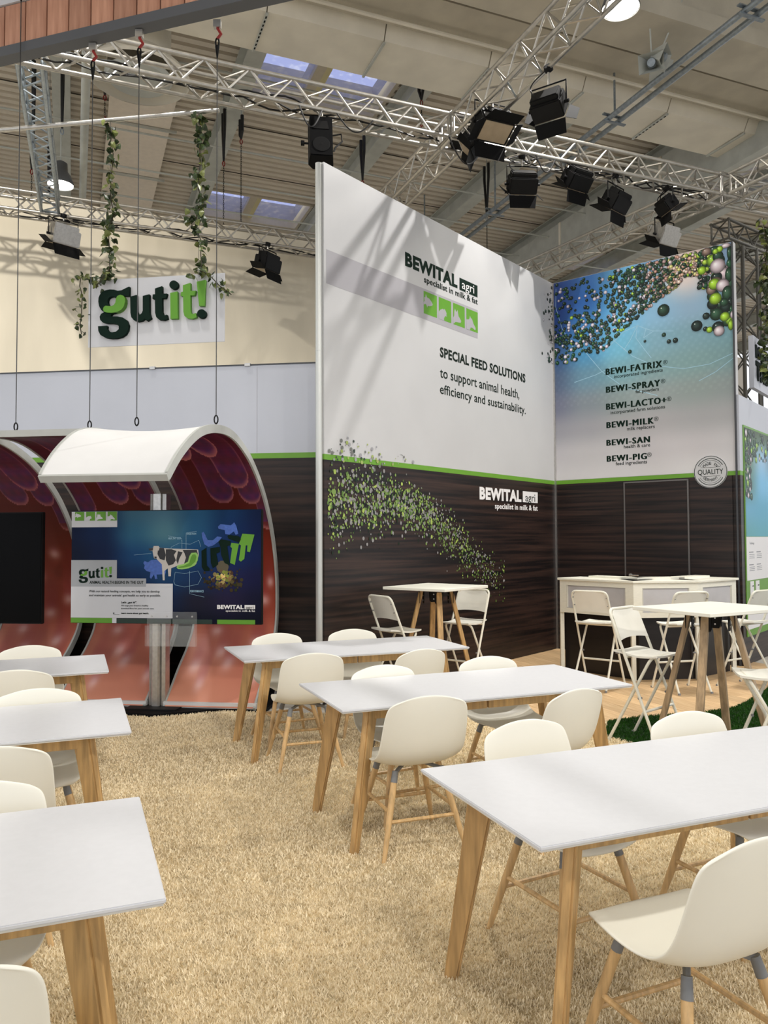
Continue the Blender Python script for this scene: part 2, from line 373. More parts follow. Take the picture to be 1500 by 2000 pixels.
# cream cloth behind the rear truss
CV = 13.75
cp0, cp1 = P(-6, CV), P(4.6, CV)
def cpos(a, b_):
    u = -6+a*10.6; z = .2+b_*7.0
    return P(u, CV+.012*math.sin(u*5.1+math.sin(z*1.3))*(1-b_*.5)+.006*math.sin(u*13+z*2), z)
me_o = colgrid('backdrop_cloth', 160, 20, cpos, lambda a, b_: (1, 1, 1), M_cream)
tag(me_o, 'cream backdrop cloth hanging behind the rear truss above the grey left wall', 'curtain')
# dark plinth under the curved panels
pl_ = thing('plinth', 'dark low plinth under the curved printed panels', 'plinth')
pts = [G(-.1, -.86), G(-.1, .01), G(.28, .01), G(.55, .16), G(.85, .32), G(1.2, .24), G(1.6, .14), G(2.2, .11), G(4.0, .11), G(4.4, .11), G(4.4, -.86)]
b = MB(); b.prism([(p.x, p.y) for p in pts], .03); b.build('plinth_board', M_blackm, pl_)

# =================================================================== HALL ROOF
ZD = 11.0
def duv(b, u0, u1, v0, v1, z0, z1):
    F = frame(P(0, 0), U2); b.box(((u0+u1)/2, (v0+v1)/2, (z0+z1)/2), (u1-u0, v1-v0, z1-z0), F); return b
SKY = [(3.2, 6.12, 14.35, 15.85), (3.2, 6.15, 20.8, 22.5), (13.3, 16.2, 14.35, 15.85), (13.3, 16.2, 20.8, 22.5), (-6.9, -3.9, 14.35, 15.85)]
def deck(b, u0, u1, v0, v1):
    """trapezoid profile sheet, ribs along u"""
    p = .25; n = int(round((v1-v0)/p)); p = (v1-v0)/n; prof = []
    for i in range(n):
        v = v0+i*p; prof += [(v, 0), (v+p*.56, 0), (v+p*.62, .11), (v+p*.94, .11)]
    prof.append((v1, 0)); vs = []
    for v, z in prof: vs += [P(u0, v, ZD+z), P(u1, v, ZD+z)]
    b.add(vs, [(2*i, 2*i+1, 2*i+3, 2*i+2) for i in range(len(prof)-1)])
b = MB(); vb = [-14, 14.35, 15.85, 20.8, 22.5, 36]
RA = [3.05+3.35*k for k in range(-6, 9)]
for i in range(len(vb)-1):
    cuts = sorted([(s[0], s[1]) for s in SKY if s[2] == vb[i]]); u = -17.0
    for c in cuts: deck(b, u, c[0], vb[i], vb[i+1]); u = c[1]
    deck(b, u, 30, vb[i], vb[i+1])
ceil = b.build('ceiling', M_deck, kind='structure')
b = MB()
F = frame(P(0, 0), U2)
for i in range(len(vb)-1):
    cuts = sorted([(s[0], s[1]) for s in SKY if s[2] == vb[i]]); u = -17.0
    for c in cuts+[(30, 30)]:
        duv(b, u, c[0], vb[i], vb[i+1], 11.09, 11.3); u = c[1]
b.build('roof_slab', M_conc, ceil)
# sheet laps of the deck
for v in (10.2, 13.4, 17.3, 19.6, 23.6, 26.5):
    b = MB(); duv(b, -16, 29, v, v+.02, 10.985, 11.0); b.build('sheet_lap', mat('dark joint', (66, 58, 50), .8), ceil)
# skylight wells with panes
mg = mat('skylight sheet', (246, 247, 253), .25, scale=5, rgb2=(214, 219, 244), contrast=(.5, .8), spec=.5, bump=.5, bscale=9)
nt = mg.node_tree; bs = nt.nodes['Principled BSDF']; tl = nt.nodes.new('ShaderNodeBsdfTransparent'); mx = nt.nodes.new('ShaderNodeMixShader')
nt.links.new(bs.inputs['Base Color'].links[0].from_socket, tl.inputs[0]); mx.inputs[0].default_value = .8
nt.links.new(bs.outputs[0], mx.inputs[1]); nt.links.new(tl.outputs[0], mx.inputs[2]); nt.links.new(mx.outputs[0], nt.nodes['Material Output'].inputs[0])
M_well = mat('skylight well lining', (206, 196, 176), .7, noise=.05); M_bar = mat('pale yellow skylight bar', (214, 204, 160), .6)
for k, (u0, u1, v0, v1) in enumerate(SKY):
    wn = MB()
    for (a0, a1, c0, c1) in ((u0-.06, u0+.02, v0, v1), (u1-.02, u1+.06, v0, v1), (u0, u1, v0-.06, v0+.02), (u0, u1, v1-.02, v1+.06)): duv(wn, a0, a1, c0, c1, 10.97, 11.65)
    wo = wn.build('window_%d' % (k+1), M_well, kind='structure'); um = (u0+u1)/2
    for a0, a1 in ((u0+.08, um-.18), (um+.14, u1-.08)):
        g = MB(); duv(g, a0, a1, v0+.03, v1-.03, 11.2, 11.21); g.build('pane', mg, wo)
    g = MB(); duv(g, um-.18, um+.02, v0, v1, 11.1, 11.5); g.build('mullion', M_well, wo)
    g = MB(); duv(g, um+.02, um+.14, v0, v1, 11.1, 11.5); g.build('mullion', M_bar, wo)
# rafters (I-beams along v)
for k, u in enumerate(RA):
    b = MB(); duv(b, u-.17, u+.17, -10, 33, 10.5, 10.53); duv(b, u-.02, u+.02, -10, 33, 10.53, 10.97); duv(b, u-.17, u+.17, -10, 33, 10.95, 10.98)
    b.build('trim_%d' % (4+k), M_rafter, kind='structure')
# flat ceiling panels at the left, between ribs
cpn = thing('ceiling_panel_field', 'row of pale flat ceiling panels left of the rear ivy', 'ceiling panels')
for j in range(4):
    b = MB(); v0 = 15.3+j*2.55; duv(b, .62, 1.95, v0, v0+2.5, 10.86, 10.93); b.build('panel', mat('pale ceiling panel', (244, 232, 216), .7, noise=.05), cpn)
    b = MB(); duv(b, .5, 2.1, v0+2.5, v0+2.55, 10.80, 10.85); b.build('panel_rail', M_rafter, cpn)
# beige air duct in sections with perforated joints
dct = thing('air_duct', 'long beige boxed air duct crossing under the roof', 'duct')
u = -5.0; k = 0
while u < 22:
    b = MB(); F = frame(P(u, 11.85), U2)
    prof = [(-.47, 9.62), (.5, 9.60), (.62, 9.9), (.62, 10.45), (-.62, 10.45), (-.62, 9.9)]
    L = 1.92; vs = [F @ Vector((x, y, z)) for x in (0.0, L-.02) for y, z in prof]; n = len(prof)
    b.add(vs, [tuple(range(n)), tuple(range(2*n-1, n-1, -1))]+[(i, (i+1) % n, n+(i+1) % n, n+i) for i in range(n)])
    b.build('duct_section', M_duct, dct)
    b = MB(); duv(b, u+L-.03, u+L+.01, 11.37, 12.36, 9.57, 9.6)
    b.build('duct_joint', M_rafter, dct)
    if k % 2:
        for q in range(9):
            b = MB(); duv(b, u+L-.02, u+L, 11.42+q*.1, 11.47+q*.1, 9.566, 9.57); b.build('slot', M_blackm, dct)
    u += L; k += 1
# stepped concrete main girders along u
for gi, (v0, v1, z0) in enumerate([(10.55, 11.2, 10.1), (9.2, 9.9, 9.75)]):
    b = MB(); duv(b, -12, 26, v0, v1, z0, 10.95); duv(b, -12, 26, v0-.12, v1+.05, z0-.28, z0); b.build('trim_%d' % (30+gi), M_conc, kind='structure')
for k in range(9):
    u = -3+k*2.6; b = MB(); duv(b, u, u+.03, 10.36, 10.42, 9.82, 10.9)
    b.build('trim_%d' % (40+k), M_rafter, kind='structure')
b = MB(); b.tube(P(-8, 11.0, 9.72), P(22, 11.0, 9.72), .035); b.build('sprinkler_pipe', M_duct); o = bpy.data.objects['sprinkler_pipe']; tag(o, 'thin beige sprinkler pipe along the near edge of the air duct', 'pipe')
# deep girder along v at the right
b = MB(); duv(b, 12.55, 12.9, 1, 33, 9.3, 10.4); duv(b, 12.5, 12.95, 1, 33, 9.22, 9.3); b.build('trim_50', M_rafter, kind='structure')
for k in range(6):
    b = MB(); duv(b, 12.52, 12.55, 6+k*4, 6.08+k*4, 9.3, 10.4); b.build('trim_%d' % (51+k), M_duct, kind='structure')
# hall end wall far behind
b = MB(); F = frame(P(0, 0), U2); b.box((8, 31, 5.6), (50, .3, 11.0), F); b.build('wall_far', mat('beige hall wall', (170, 160, 144), .8, noise=.1, scale=.6), kind='structure')
b = MB(); duv(b, -10, 30, 30.2, 30.6, 8.2, 8.6); b.build('trim_60', M_rafter, kind='structure')
b = MB(); duv(b, -10, 30, 28.5, 28.9, 9.5, 10.3); b.build('trim_61', M_conc, kind='structure')
# round vertical duct at upper left
rd = thing('round_duct', 'large round beige air outlet hanging behind the upper left truss', 'duct', P(.95, 13.3, 0))
b = MB(); b.lathe([(.52, 10.9), (.52, 9.55), (.53, 9.5), (.5, 9.5)], 32); b.build('duct_tube', M_duct, rd, smooth=True)
b = MB(); b.lathe([(.55, 9.62), (.82, 9.35), (.84, 9.3), (.8, 9.27)], 32); b.build('diffuser_ring', M_duct, rd, smooth=True)
b = MB(); b.lathe([(.02, 9.2), (.5, 9.24), (.55, 9.3), (.5, 9.34)], 32); b.build('diffuser_disc', M_rafter, rd, smooth=True)
# roof pipes
for k, (u, z, r, l) in enumerate([(8.72, 9.0, .045, 'left of the two galvanised pipes running over the stage lights'), (8.95, 9.0, .045, 'right of the two galvanised pipes running over the stage lights'), (.12, 8.6, .07, 'pale thick roof pipe beside the ladder like left truss')]):
    b = MB(); v0, v1 = ((-2, 30) if k < 2 else (9, 24)); b.tube(P(u, v0, z), P(u, v1, z), r, n=12); o = b.build('roof_pipe', M_galv if k < 2 else M_rafter, smooth=True)
    tag(o, l, 'pipe')
for v in (8, 11, 15.2, 19):
    b = MB(); duv(b, 8.6, 9.07, v, v+.06, 8.93, 8.95); duv(b, 8.6, 9.07, v, v+.06, 9.05, 9.07); b.tube(P(8.83, v, 9.06), P(8.83, v, 10.99), .02)
    o = b.build('pipe_hanger', M_galv); tag(o, {8: 'pipe clamp nearest the lit lamp at top right', 11: 'pipe clamp in front of the air duct', 15.2: 'pipe clamp beyond the air duct', 19: 'farthest pipe clamp behind the hanging stage lights'}[v], 'bracket')
# thin rods under the deck
for k, v in enumerate((14.1, 16.9, 18.6, 20.2, 24.5)):
    b = MB(); b.tube(P(-6, v, 10.2), P(20, v, 10.2), .022, n=6); o = b.build('conduit', M_rafter)
    tag(o, ['thin conduit nearest the air duct', 'thin conduit crossing the front sling hooks', 'thin conduit behind the loudspeaker', 'thin conduit in front of the rear skylights', 'farthest thin conduit beyond the rear skylights'][k], 'conduit')

# =================================================================== TRUSSES
_bm = {}
def truss(label, p0, p1, s=.29, cell=.5, r=.025, name='lighting_truss', m=None, diag_r=.0125):
    p0, p1 = Vector(p0), Vector(p1); d = p1-p0; L = d.length; x = d.normalized()
    up = Vector((0, 0, 1)) if abs(x.z) < .9 else Vector((V2.x, V2.y, 0)); y = up.cross(x).normalized(); z = x.cross(y); m = m or M_truss
    t = thing(name, label, 'truss', p0, Matrix(((x.x, y.x, z.x), (x.y, y.y, z.y), (x.z, y.z, z.z))))
    b = MB(); b.tube((0, 0, 0), (L, 0, 0), r, n=10); cm = b.mesh('chord', m, True)
    for a in (-1, 1):
        for c in (-1, 1): o = link('chord', cm, t); o.location = (0, a*s/2, c*s/2)
    n = max(2, int(round(L/(cell/2)))); h = L/n; key = (round(h, 4), s, m.name)
    if key not in _bm:
        b = MB(); b.tube((0, -s/2, 0), (h, s/2, 0), diag_r, n=6, cap=False); _bm[key] = b.mesh('brace', m, True)
    for i in range(n):
        for f in range(4):
            o = link('brace', _bm[key], t); sg = 1 if (i+f) % 2 == 0 else -1
            q = f*math.pi/2
            R = Matrix.Rotation(q, 4, 'X') @ Matrix.Translation((i*h, 0, s/2)) @ Matrix.Diagonal((1, sg, 1, 1))
            o.matrix_local = R
    for e in (.02, L-.02):
        for a in (0, 1, 2, 3):
            b = MB(); R = Matrix.Rotation(a*math.pi/2, 4, 'X')
            b.tube(R @ Vector((e, -s/2, s/2)), R @ Vector((e, s/2, s/2)), diag_r*1.3, n=6); b.build('end_strut', m, t)
    return t
ZB = 6.7; M_dkm = mat('unlit dull steel', (92, 90, 84), .6, .3)  # base colour darkened because the right towers stand unlit
truss('front lighting truss with the loudspeaker and the row of black spotlights', P(-3.2, 8.6, ZB), P(4.28, 8.6, ZB))
truss('right half of the front truss, carrying four black spotlights', P(4.62, 8.6, ZB), P(8.7, 8.6, ZB))
truss('truss descending from the top centre towards the viewer with a big floodlight', P(4.45, 8.42, ZB), P(4.55, 2.2, ZB))
truss('truss continuing behind the top of the white wall', P(4.45, 8.78, ZB), P(4.35, 15.5, ZB))
truss('right truss that slants down above the blue poster wall', P(8.72, 8.78, ZB), P(7.75, 14.6, ZB))
truss('short truss leaving the frame at the right edge', P(8.9, 8.42, ZB), P(9.3, 4.5, ZB))
truss('truss end at the right border of the picture', P(9.0, 8.6, ZB), P(12.5, 8.6, ZB))
truss('rear left truss in front of the cream cloth', P(-3.5, 12.85, ZB), P(4.1, 12.85, ZB))
truss('ladder like truss hanging at the upper left between front and rear truss', P(-.47, 8.8, ZB), P(-.37, 12.7, ZB), s=.24, m=M_galv)
truss('dark upright tower truss at the right edge', (5.9, 12.6, 0), (5.9, 12.6, 6.3), s=.3, cell=.6, name='tower_truss', m=M_dkm)
truss('second dark tower truss at the right edge', (6.7, 13.2, 0), (6.7, 13.2, 6.3), s=.3, cell=.6, name='tower_truss', m=M_dkm)
truss('dark cross truss on top of the right towers', (5.4, 12.3, 6.5), (7.6, 13.9, 6.5), s=.3, m=M_dkm)
for k, (u, v) in enumerate(((4.45, 8.6), (8.8, 8.6))):
    t = thing('truss_corner', ['bolted corner block where the centre trusses cross', 'bolted corner block where the right trusses cross'][k], 'truss corner', P(u, v, ZB), TA)
    for a in (-1, 1):
        for c in (-1, 1):
            b = MB(); b.tube((-.18, a*.145, c*.145), (.18, a*.145, c*.145), .032, n=10); b.tube((a*.145, -.18, c*.145), (a*.145, .18, c*.145), .032, n=10); b.tube((a*.145, c*.145, -.145), (a*.145, c*.145, .145), .02, n=8)
            b.build('node', M_alu, t, smooth=True)
# cables lying in and looping from the trusses
for k, (u0, u1, v, z, l) in enumerate([(-1.5, 4.2, 8.55, ZB-.1, 'black cables lying in the front truss above the loudspeaker'), (4.8, 8.6, 8.65, ZB-.1, 'black cables lying in the right half of the front truss'), (-3, 4, 12.9, ZB-.1, 'black cables lying in the rear left truss')]):
    t = thing('cable_run', l, 'cable')
    for j in range(3):
        pts = [P(u0+(u1-u0)*i/40, v+.05*math.sin(i*.9+j*2)+.03*j, z+.05*math.sin(i*.55+j*1.7)) for i in range(41)]
        b = MB(); b.path(pts, .011, 5); b.build('cable', M_cable, t, smooth=True)
for k, (x0, x1, sag, l) in enumerate([(2.35, 2.62, .22, 'black cable looping beside the loudspeaker'), (2.8, 3.25, .18, 'thin black cable sagging right of the loudspeaker'), (4.25, 4.75, .3, 'black cable hanging at the truss crossing'), (5.5, 5.8, .2, 'short black cable loop at a spotlight')]):
    b = MB(); b.path([P(x0+(x1-x0)*i/14, 8.42, ZB-.17-sag*math.sin(math.pi*i/14)) for i in range(15)], .009, 5)
    tag(b.build('cable_loop', M_cable, smooth=True), l, 'cable')

# =================================================================== STAGE FLOODLIGHTS
def floodlight(loc, aim, top, label, body=M_black, w=.34, h=.24, d=.2, doors=(.6, 1.1, .5), lens=M_lens):
    """loc: centre of the housing, aim: point it looks at, top: height of the chord it is clamped to"""
    loc = Vector(loc); f = (Vector(aim)-loc).normalized()
    Rm = (-f).to_track_quat('Y', 'Z').to_matrix()       # local -y looks at the aim
    t = thing('stage_floodlight', label, 'floodlight', loc, Rm, 'stage floodlights on the trusses')
    b = MB(); b.box((0, 0, 0), (w, d, h)); b.box((0, d*.62, 0), (w*.9, d*.35, h*.72)); me = bevel_mesh(b.mesh('housing', body), .012, 2); ho = link('housing', me, t)
    for i in range(5):
        b = MB(); b.box((0, d*.25+i*.02-.05, h/2+.006), (w*.8, .006, .014)); b.build('cooling_fin', body, ho)
    b = MB(); b.box((0, -d/2-.004, 0), (w*.84, .012, h*.8)); b.build('lens', lens, t)
    y = -d/2-.008
    for sx, ln in ((1, doors[0]), (-1, doors[0])):      # side doors
        b = MB(); b.prism([(0, -h/2), (0, h/2), (w*.34, h*.42), (w*.34, -h*.42)], .004, Matrix.Translation((sx*w/2, y, 0)) @ Matrix.Rotation(rad(90 if sx > 0 else 90), 4, 'X') @ Matrix.Rotation(0 if sx > 0 else math.pi, 4, 'Y') @ Matrix.Rotation(ln, 4, 'Y'))
        b.build('barn_door', M_blackm, t)
    for sz, ln in ((1, doors[1]), (-1, doors[2])):      # top and bottom doors
        a = ln*sz
        b = MB(); q = Vector((0, -math.cos(a), math.sin(a)))*h*.62; z0 = sz*h/2
        vs = [(-w/2, y, z0), (w/2, y, z0), (w*.46, y+q.y, z0+q.z), (-w*.46, y+q.y, z0+q.z)]; vs += [(x, yy-.003, zz+.003) for x, yy, zz in vs]
        b.add(vs, [(0, 1, 2, 3), (7, 6, 5, 4), (0, 4, 5, 1), (1, 5, 6, 2), (2, 6, 7, 3), (3, 7, 4, 0)]); b.build('barn_door', M_blackm, t)
    inv = t.rotation_euler.to_matrix().inverted(); up = inv @ Vector((0, 0, 1)); side = Vector((1, 0, 0)); up = (up-side*up.dot(side)).normalized()
    hz = h*.5+.11
    b = MB(); b.path([side*(w/2+.02), side*(w/2+.02)+up*hz, -side*(w/2+.02)+up*hz, -side*(w/2+.02)], .01, 6); b.build('yoke', M_black, t)
    dz = max(.05, top-loc.z); tp = inv @ Vector((0, 0, dz))
    b = MB(); b.tube(up*hz, tp, .014, n=8); b.build('spigot', M_alu, t)
    b = MB(); b.lathe([(.0, -.03), (.045, -.03), (.05, 0), (.045, .03), (0, .03)], 12, Matrix.Translation(tp) @ Matrix.Rotation(rad(90), 4, 'X')); b.build('clamp', M_black, t)
    for sx in (-1, 1):
        b = MB(); b.tube(side*sx*(w/2), side*sx*(w/2+.05), .018, n=8); b.build('knob', M_black, t)
    b = MB(); a0 = Vector((w*.3, d*.75, 0)); b.path([a0+(tp-a0)*(i/10)+side*(.12*math.sin(math.pi*i/10)) for i in range(11)], .007, 5); b.build('power_cable', M_cable, t, smooth=True)
    return t
nU = V2; nV = U2
def on_v(px, py, v): return on(px, py, P(0, v), V2)
def on_u(px, py, u): return on(px, py, P(u, 0), U2)
FLOODS = [
    (on_v(1020, 360, 8.55), P(6.5, 12.0, 1.5), .3, 'black floodlight on the front truss nearest the truss crossing', M_black, 1.0),
    (on_v(1126, 352, 8.55), P(5.6, 12.5, 2), .3, 'black floodlight on the front truss, second right of the crossing', M_black, 1.0),
    (on_v(1203, 395, 8.55), P(5.2, 13.0, 0), .3, 'black floodlight on the front truss, third right of the crossing, aimed away', M_black, 1.0),
    (on_v(1302, 402, 8.60), P(9.8, 8.2, 3.6), .3, 'black floodlight at the right truss corner with open flaps', M_black, .8),
    (on_u(1298, 462, 8.42), P(8.0, 12.0, 1.5), .3, 'silver floodlight hanging under the right slanting truss above the blue wall', M_alu, 1.1),
    (on_u(1072, 208, 4.62), P(8.5, 9.5, 3.0), .3, 'black floodlight highest on the truss that comes towards the viewer', M_black, .95),
    (on_u(962, 245, 4.55), P(4.6, 5.5, 2), .3, 'large black floodlight with beige lens at the truss crossing', M_black, 1.2),
    (on_v(921, 282, 8.45), P(2.0, 10.5, 3.5), .3, 'black floodlight below the big one at the truss crossing', M_black, .9),
    (on_v(124, 463, 12.7), P(-.6, 13.6, 3.0), .3, 'silver floodlight on the rear truss at the left', M_alu, 1.15),
    (on_v(523, 516, 12.7), P(2.4, 13.5, 2.5), .3, 'black floodlight on the rear truss left of the silver pole', M_black, 1.1)]
for loc, aim, dz, lb, mm, sc in FLOODS:
    floodlight(loc, aim, ZB-.15, lb, mm, w=.36*sc, h=.25*sc, d=.2*sc)

# loudspeaker on the front truss
sp = on_v(627, 273, 8.45); lt = thing('loudspeaker', 'black loudspeaker hanging on the front truss above the silver pole', 'loudspeaker', sp, Euler((rad(-14), 0, rad(8))).to_matrix())
b = MB(); b.prism([(-.13, -.06), (.13, -.06), (.145, .1), (.09, .17), (-.09, .17), (-.145, .1)], .54, Matrix.Translation((0, 0, -.27))); b.build('cabinet', M_blackm, lt)
b = MB(); b.box((0, -.064, 0), (.25, .01, .52)); b.build('front_grille', mat('speaker grille', (12, 12, 13), .9, spec=.1), lt)
b = MB(); b.lathe([(.095, 0), (.1, .006), (.085, .008), (.03, .002), (0, .006)], 28, Matrix.Translation((0, -.069, -.12)) @ SQ); b.build('woofer', M_blackm, lt, smooth=True)
b = MB(); b.prism([(-.09, -.05), (.09, -.05), (.07, .06), (-.07, .06)], .006, Matrix.Translation((0, -.069, .14)) @ SQ); b.build('horn', M_black, lt)
b = MB(); b.tube((-.14, .05, -.02), (-.2, .05, -.02), .012); b.lathe([(0, -.02), (.03, -.02), (.03, .02), (0, .02)], 8, Matrix.Translation((-.21, .05, -.02)) @ Matrix.Rotation(rad(90), 4, 'Y')); b.build('tilt_knob', M_black, lt)
b = MB(); b.tube((.02, .04, .27), (.02, .02, .42), .012); b.box((.02, .03, .3), (.08, .08, .05)); b.build('bracket', M_alu, lt)
b = MB(); b.path([(.13, .06, .12), (.24, .05, .14), (.25, .05, .04), (.17, .05, -.05), (.15, .06, -.1)], .01, 6); b.build('cable', M_cable, lt, smooth=True)

# =================================================================== SLINGS, CHAINS, HALL LAMPS, HORNS
def sling(px, py, z, drop, ln, label, red=True, chain=True):
    p = at(px, py, z); t = thing('sling_hoist', label, 'hoist', p, TA)
    b = MB(); b.tube((0, 0, .3), (0, 0, 10.99-z), .006, n=5); b.build('drop_wire', M_galv, t)
    for s in (-1, 1):
        b = MB(); b.path([(0, s*.1, .35), (0, s*.1, .02), (0, 0, -drop)], [.036, .034, .022], 6); b.build('sling_leg', M_cable, t)
    b = MB(); b.path([(.025*math.cos(a), 0, -drop-.06+.05*math.sin(a)) for a in [i*math.pi/5 for i in range(10)]], .011, 6, closed=True); b.build('shackle', M_red if red else M_galv, t, smooth=True)
    if chain:
        n = int(ln/.045)
        b = MB()
        for i in range(n):
            z0 = -drop-.12-i*.045; ax = (1, 0) if i % 2 else (0, 1)
            b.path([(ax[0]*.013*math.cos(a), ax[1]*.013*math.cos(a), z0-.02+.028*math.sin(a)) for a in [k*math.pi/3 for k in range(6)]], .005, 4, closed=True)
        b.build('chain', M_blackm, t, kind='stuff')
        b = MB(); b.path([(.0, 0, -drop-.12-ln), (.03, 0, -drop-.17-ln), (.0, 0, -drop-.23-ln), (-.03, 0, -drop-.19-ln)], .012, 6); b.build('hook', M_red if red else M_galv, t)
    return t
for a in [(66, 165, 9.2, .9, 0, 'black V sling around the ladder truss at the upper left', False, False), (122, 175, 9.6, .7, 0, 'black V sling around the pale roof pipe', False, False),
          (205, 165, 10.3, .2, .3, 'red shackle hoist left of the pale ceiling panels', True, True), (437, 250, 10.2, .7, 1.6, 'black V sling with red hook on the rafter left of the loudspeaker', True, True),
          (471, 262, 10.0, .1, 2.2, 'long chain hoist with red hooks left of the loudspeaker', True, True), (823, 175, 10.2, .2, .3, 'short sling with red hook under the beige duct', True, True),
          (708, 300, 10.2, .6, .2, 'black V sling behind the top of the white wall', True, True), (950, 350, 10.2, .9, 1.4, 'black sling hanging behind the galvanised pipes', False, True),
          (96, 320, 9.0, .8, 0, 'lower black V sling on the ladder truss beside the lit lamp', False, False), (62, 320, 9.0, .1, 1.3, 'red hook chain left of the ladder truss', True, True)]:
    sling(*a[:5], a[5], a[6], a[7])
def bell_lamp(u, v, label, dz=8.3, watts=420):
    t = thing('hall_lamp', label, 'lamp', P(u, v, dz))
    b = MB(); b.lathe([(.235, 0), (.24, .03), (.19, .18), (.13, .26), (.12, .42), (.06, .46), (0, .46)], 28); b.build('shade', mat('lamp housing', (96, 98, 100), .4, .3), t, smooth=True)
    b = MB(); b.lathe([(0, -.01), (.15, 0), (.225, .015), (.225, .02), (0, .02)], 28); b.build('lens', M_glow, t, smooth=True)
    b = MB(); b.tube((0, 0, .46), (0, 0, 2.6), .012, n=6); b.build('rod', M_rafter, t)
    l = bpy.data.lights.new('lamp_light', 'SPOT'); l.energy = watts; l.color = (1, .95, .86); l.spot_size = rad(150); l.spot_blend = .5; l.shadow_soft_size = .22
    o = bpy.data.objects.new('lamp_light', l); COL.objects.link(o); o.parent = t; o.location = (0, 0, -.03)
    return t
for k, (u, v) in enumerate(HALL_LAMPS):
    if k not in (1, 2):
        light('lamp_light', 'SPOT', P(u, v, 8.27), P(u, v, 0), 420, (1, .97, .91), .22, 150, .5); continue
    bell_lamp(u, v, {1: 'lit bell shaped hall lamp beside the ladder truss at the left', 2: 'very bright hall lamp at the top edge right of centre'}.get(k, 'lit bell shaped hall lamp outside the picture'), watts=420)
for k, (px, py) in enumerate(((1272, 122), (1298, 112), (1290, 138))):
    p = at(px, py, 9.0+.1*k); t = thing('horn_speaker', ['grey horn loudspeaker facing the viewer under the roof', 'grey horn loudspeaker turned right behind the front horn', 'lower grey horn loudspeaker turned away'][k], 'loudspeaker', p, Euler((rad(25), 0, rad([-25, 60, 130][k]))).to_matrix())
    b = MB(); b.box((0, 0, 0), (.38, .02, .28)); 
    vs = [(-.19, -.02, -.14), (.19, -.02, -.14), (.19, -.02, .14), (-.19, -.02, .14), (-.05, .22, -.05), (.05, .22, -.05), (.05, .22, .05), (-.05, .22, .05)]
    b = MB(); b.add(vs, [(0, 1, 5, 4), (1, 2, 6, 5), (2, 3, 7, 6), (3, 0, 4, 7), (4, 5, 6, 7)]); b.build('horn_flare', M_rafter, t)
    b = MB(); b.lathe([(.0, .1), (.06, .1), (.08, .0), (.05, -.1), (0, -.1)], 16, Matrix.Translation((0, .08, 0)) @ SQ); b.build('driver', M_galv, t, smooth=True)
    b = MB(); b.tube((0, .1, .05), (0, .1, 1.5), .012, n=6); b.build('drop_rod', M_rafter, t)

# =================================================================== TIMBER FASCIA AT TOP LEFT
fd = Vector((math.sin(rad(72.8)), -math.cos(rad(72.8)), 0)) * 1.0      # towards the right and the viewer
f0 = at(0, 106, 5.8); FF = frame(f0 - fd*.4, fd, 5.8)
fas = thing('timber_fascia', 'hanging fascia of reddish timber boards with a grey lower trim at top left', 'fascia')
L = 3.4
b = MB(); b.box((L/2, .06, .29), (L, .07, .5), FF); b.build('core', mat('fascia core', (88, 88, 90), .6), fas)
b = MB(); b.box((L/2, .055, .018), (L, .12, .085), FF); b.build('lower_trim', mat('dark grey trim', (84, 86, 90), .5), fas)
bw = .222
pmb = MB(); pmb.box((bw/2-.006, 0, .18), (bw-.012, .02, .36)); pmb = bevel_mesh(pmb.mesh('board', M_facade), .003, 1)
for i in range(int(L/bw)):
    o = link('board', pmb, fas); o.matrix_world = FF @ Matrix.Translation((i*bw-.0, .015, .06))
b = MB(); b.box((L/2, .05, .455), (L, .12, .06), FF); b.build('top_trim', mat('pale trim', (200, 200, 204), .5), fas)

# =================================================================== CURVED PRINTED PANELS ("gut" tunnel)
PROF = [(0, 0), (-.16, .135), (-.35, .30), (-.58, .48), (-.748, .70), (-.785, 1.056), (-.718, 1.392), (-.547, 1.738), (-.276, 2.049), (.09, 2.305), (.436, 2.445), (.736, 2.505), (1.06, 2.496), (1.352, 2.441), (1.588, 2.347), (1.833, 2.2), (2.03, 2.037)]
def catmull(pts, per=5):
    out = []; n = len(pts)
    for i in range(n-1):
        p = [Vector((*pts[max(0, min(n-1, k))], 0)) for k in (i-1, i, i+1, i+2)]
        for j in range(per):
            t = j/per; q = .5*((2*p[1])+(p[2]-p[0])*t+(2*p[0]-5*p[1]+4*p[2]-p[3])*t*t+(3*p[1]-p[0]-3*p[2]+p[3])*t**3); out.append((q.x, q.y))
    out.append(pts[-1]); return out
PR = catmull(PROF)
def prof_off(pr, d):
    out = []
    for i, (x, z) in enumerate(pr):
        a = pr[max(0, i-1)]; c = pr[min(len(pr)-1, i+1)]; t = Vector((c[0]-a[0], c[1]-a[1])).normalized(); out.append((x+t.y*d, z-t.x*d))
    return out
M_print = print_mat('gut tunnel print', .32, .5)
FING = [(.08, 1.86, .28, .7), (.53, 1.98, .30, .34), (.76, 2.12, .32, .42), (.86, 1.97, .24, .3), (.32, 2.36, .3, .2), (.62, 2.38, .3, .2), (.97, 1.72, .14, .3)]
SOFT = [(.12, 1.35, .2), (.3, .62, .22), (.47, 1.2, .22), (.18, .30, .2), (.42, .42, .2), (.62, .8, .24), (.85, .95, .2), (.93, 1.15, .12), (.55, .33, .2), (.8, .5, .22), (.72, 1.45, .22), (.3, .16, .16), (.9, .22, .16), (.05, .85, .18), (.36, .95, .18)]
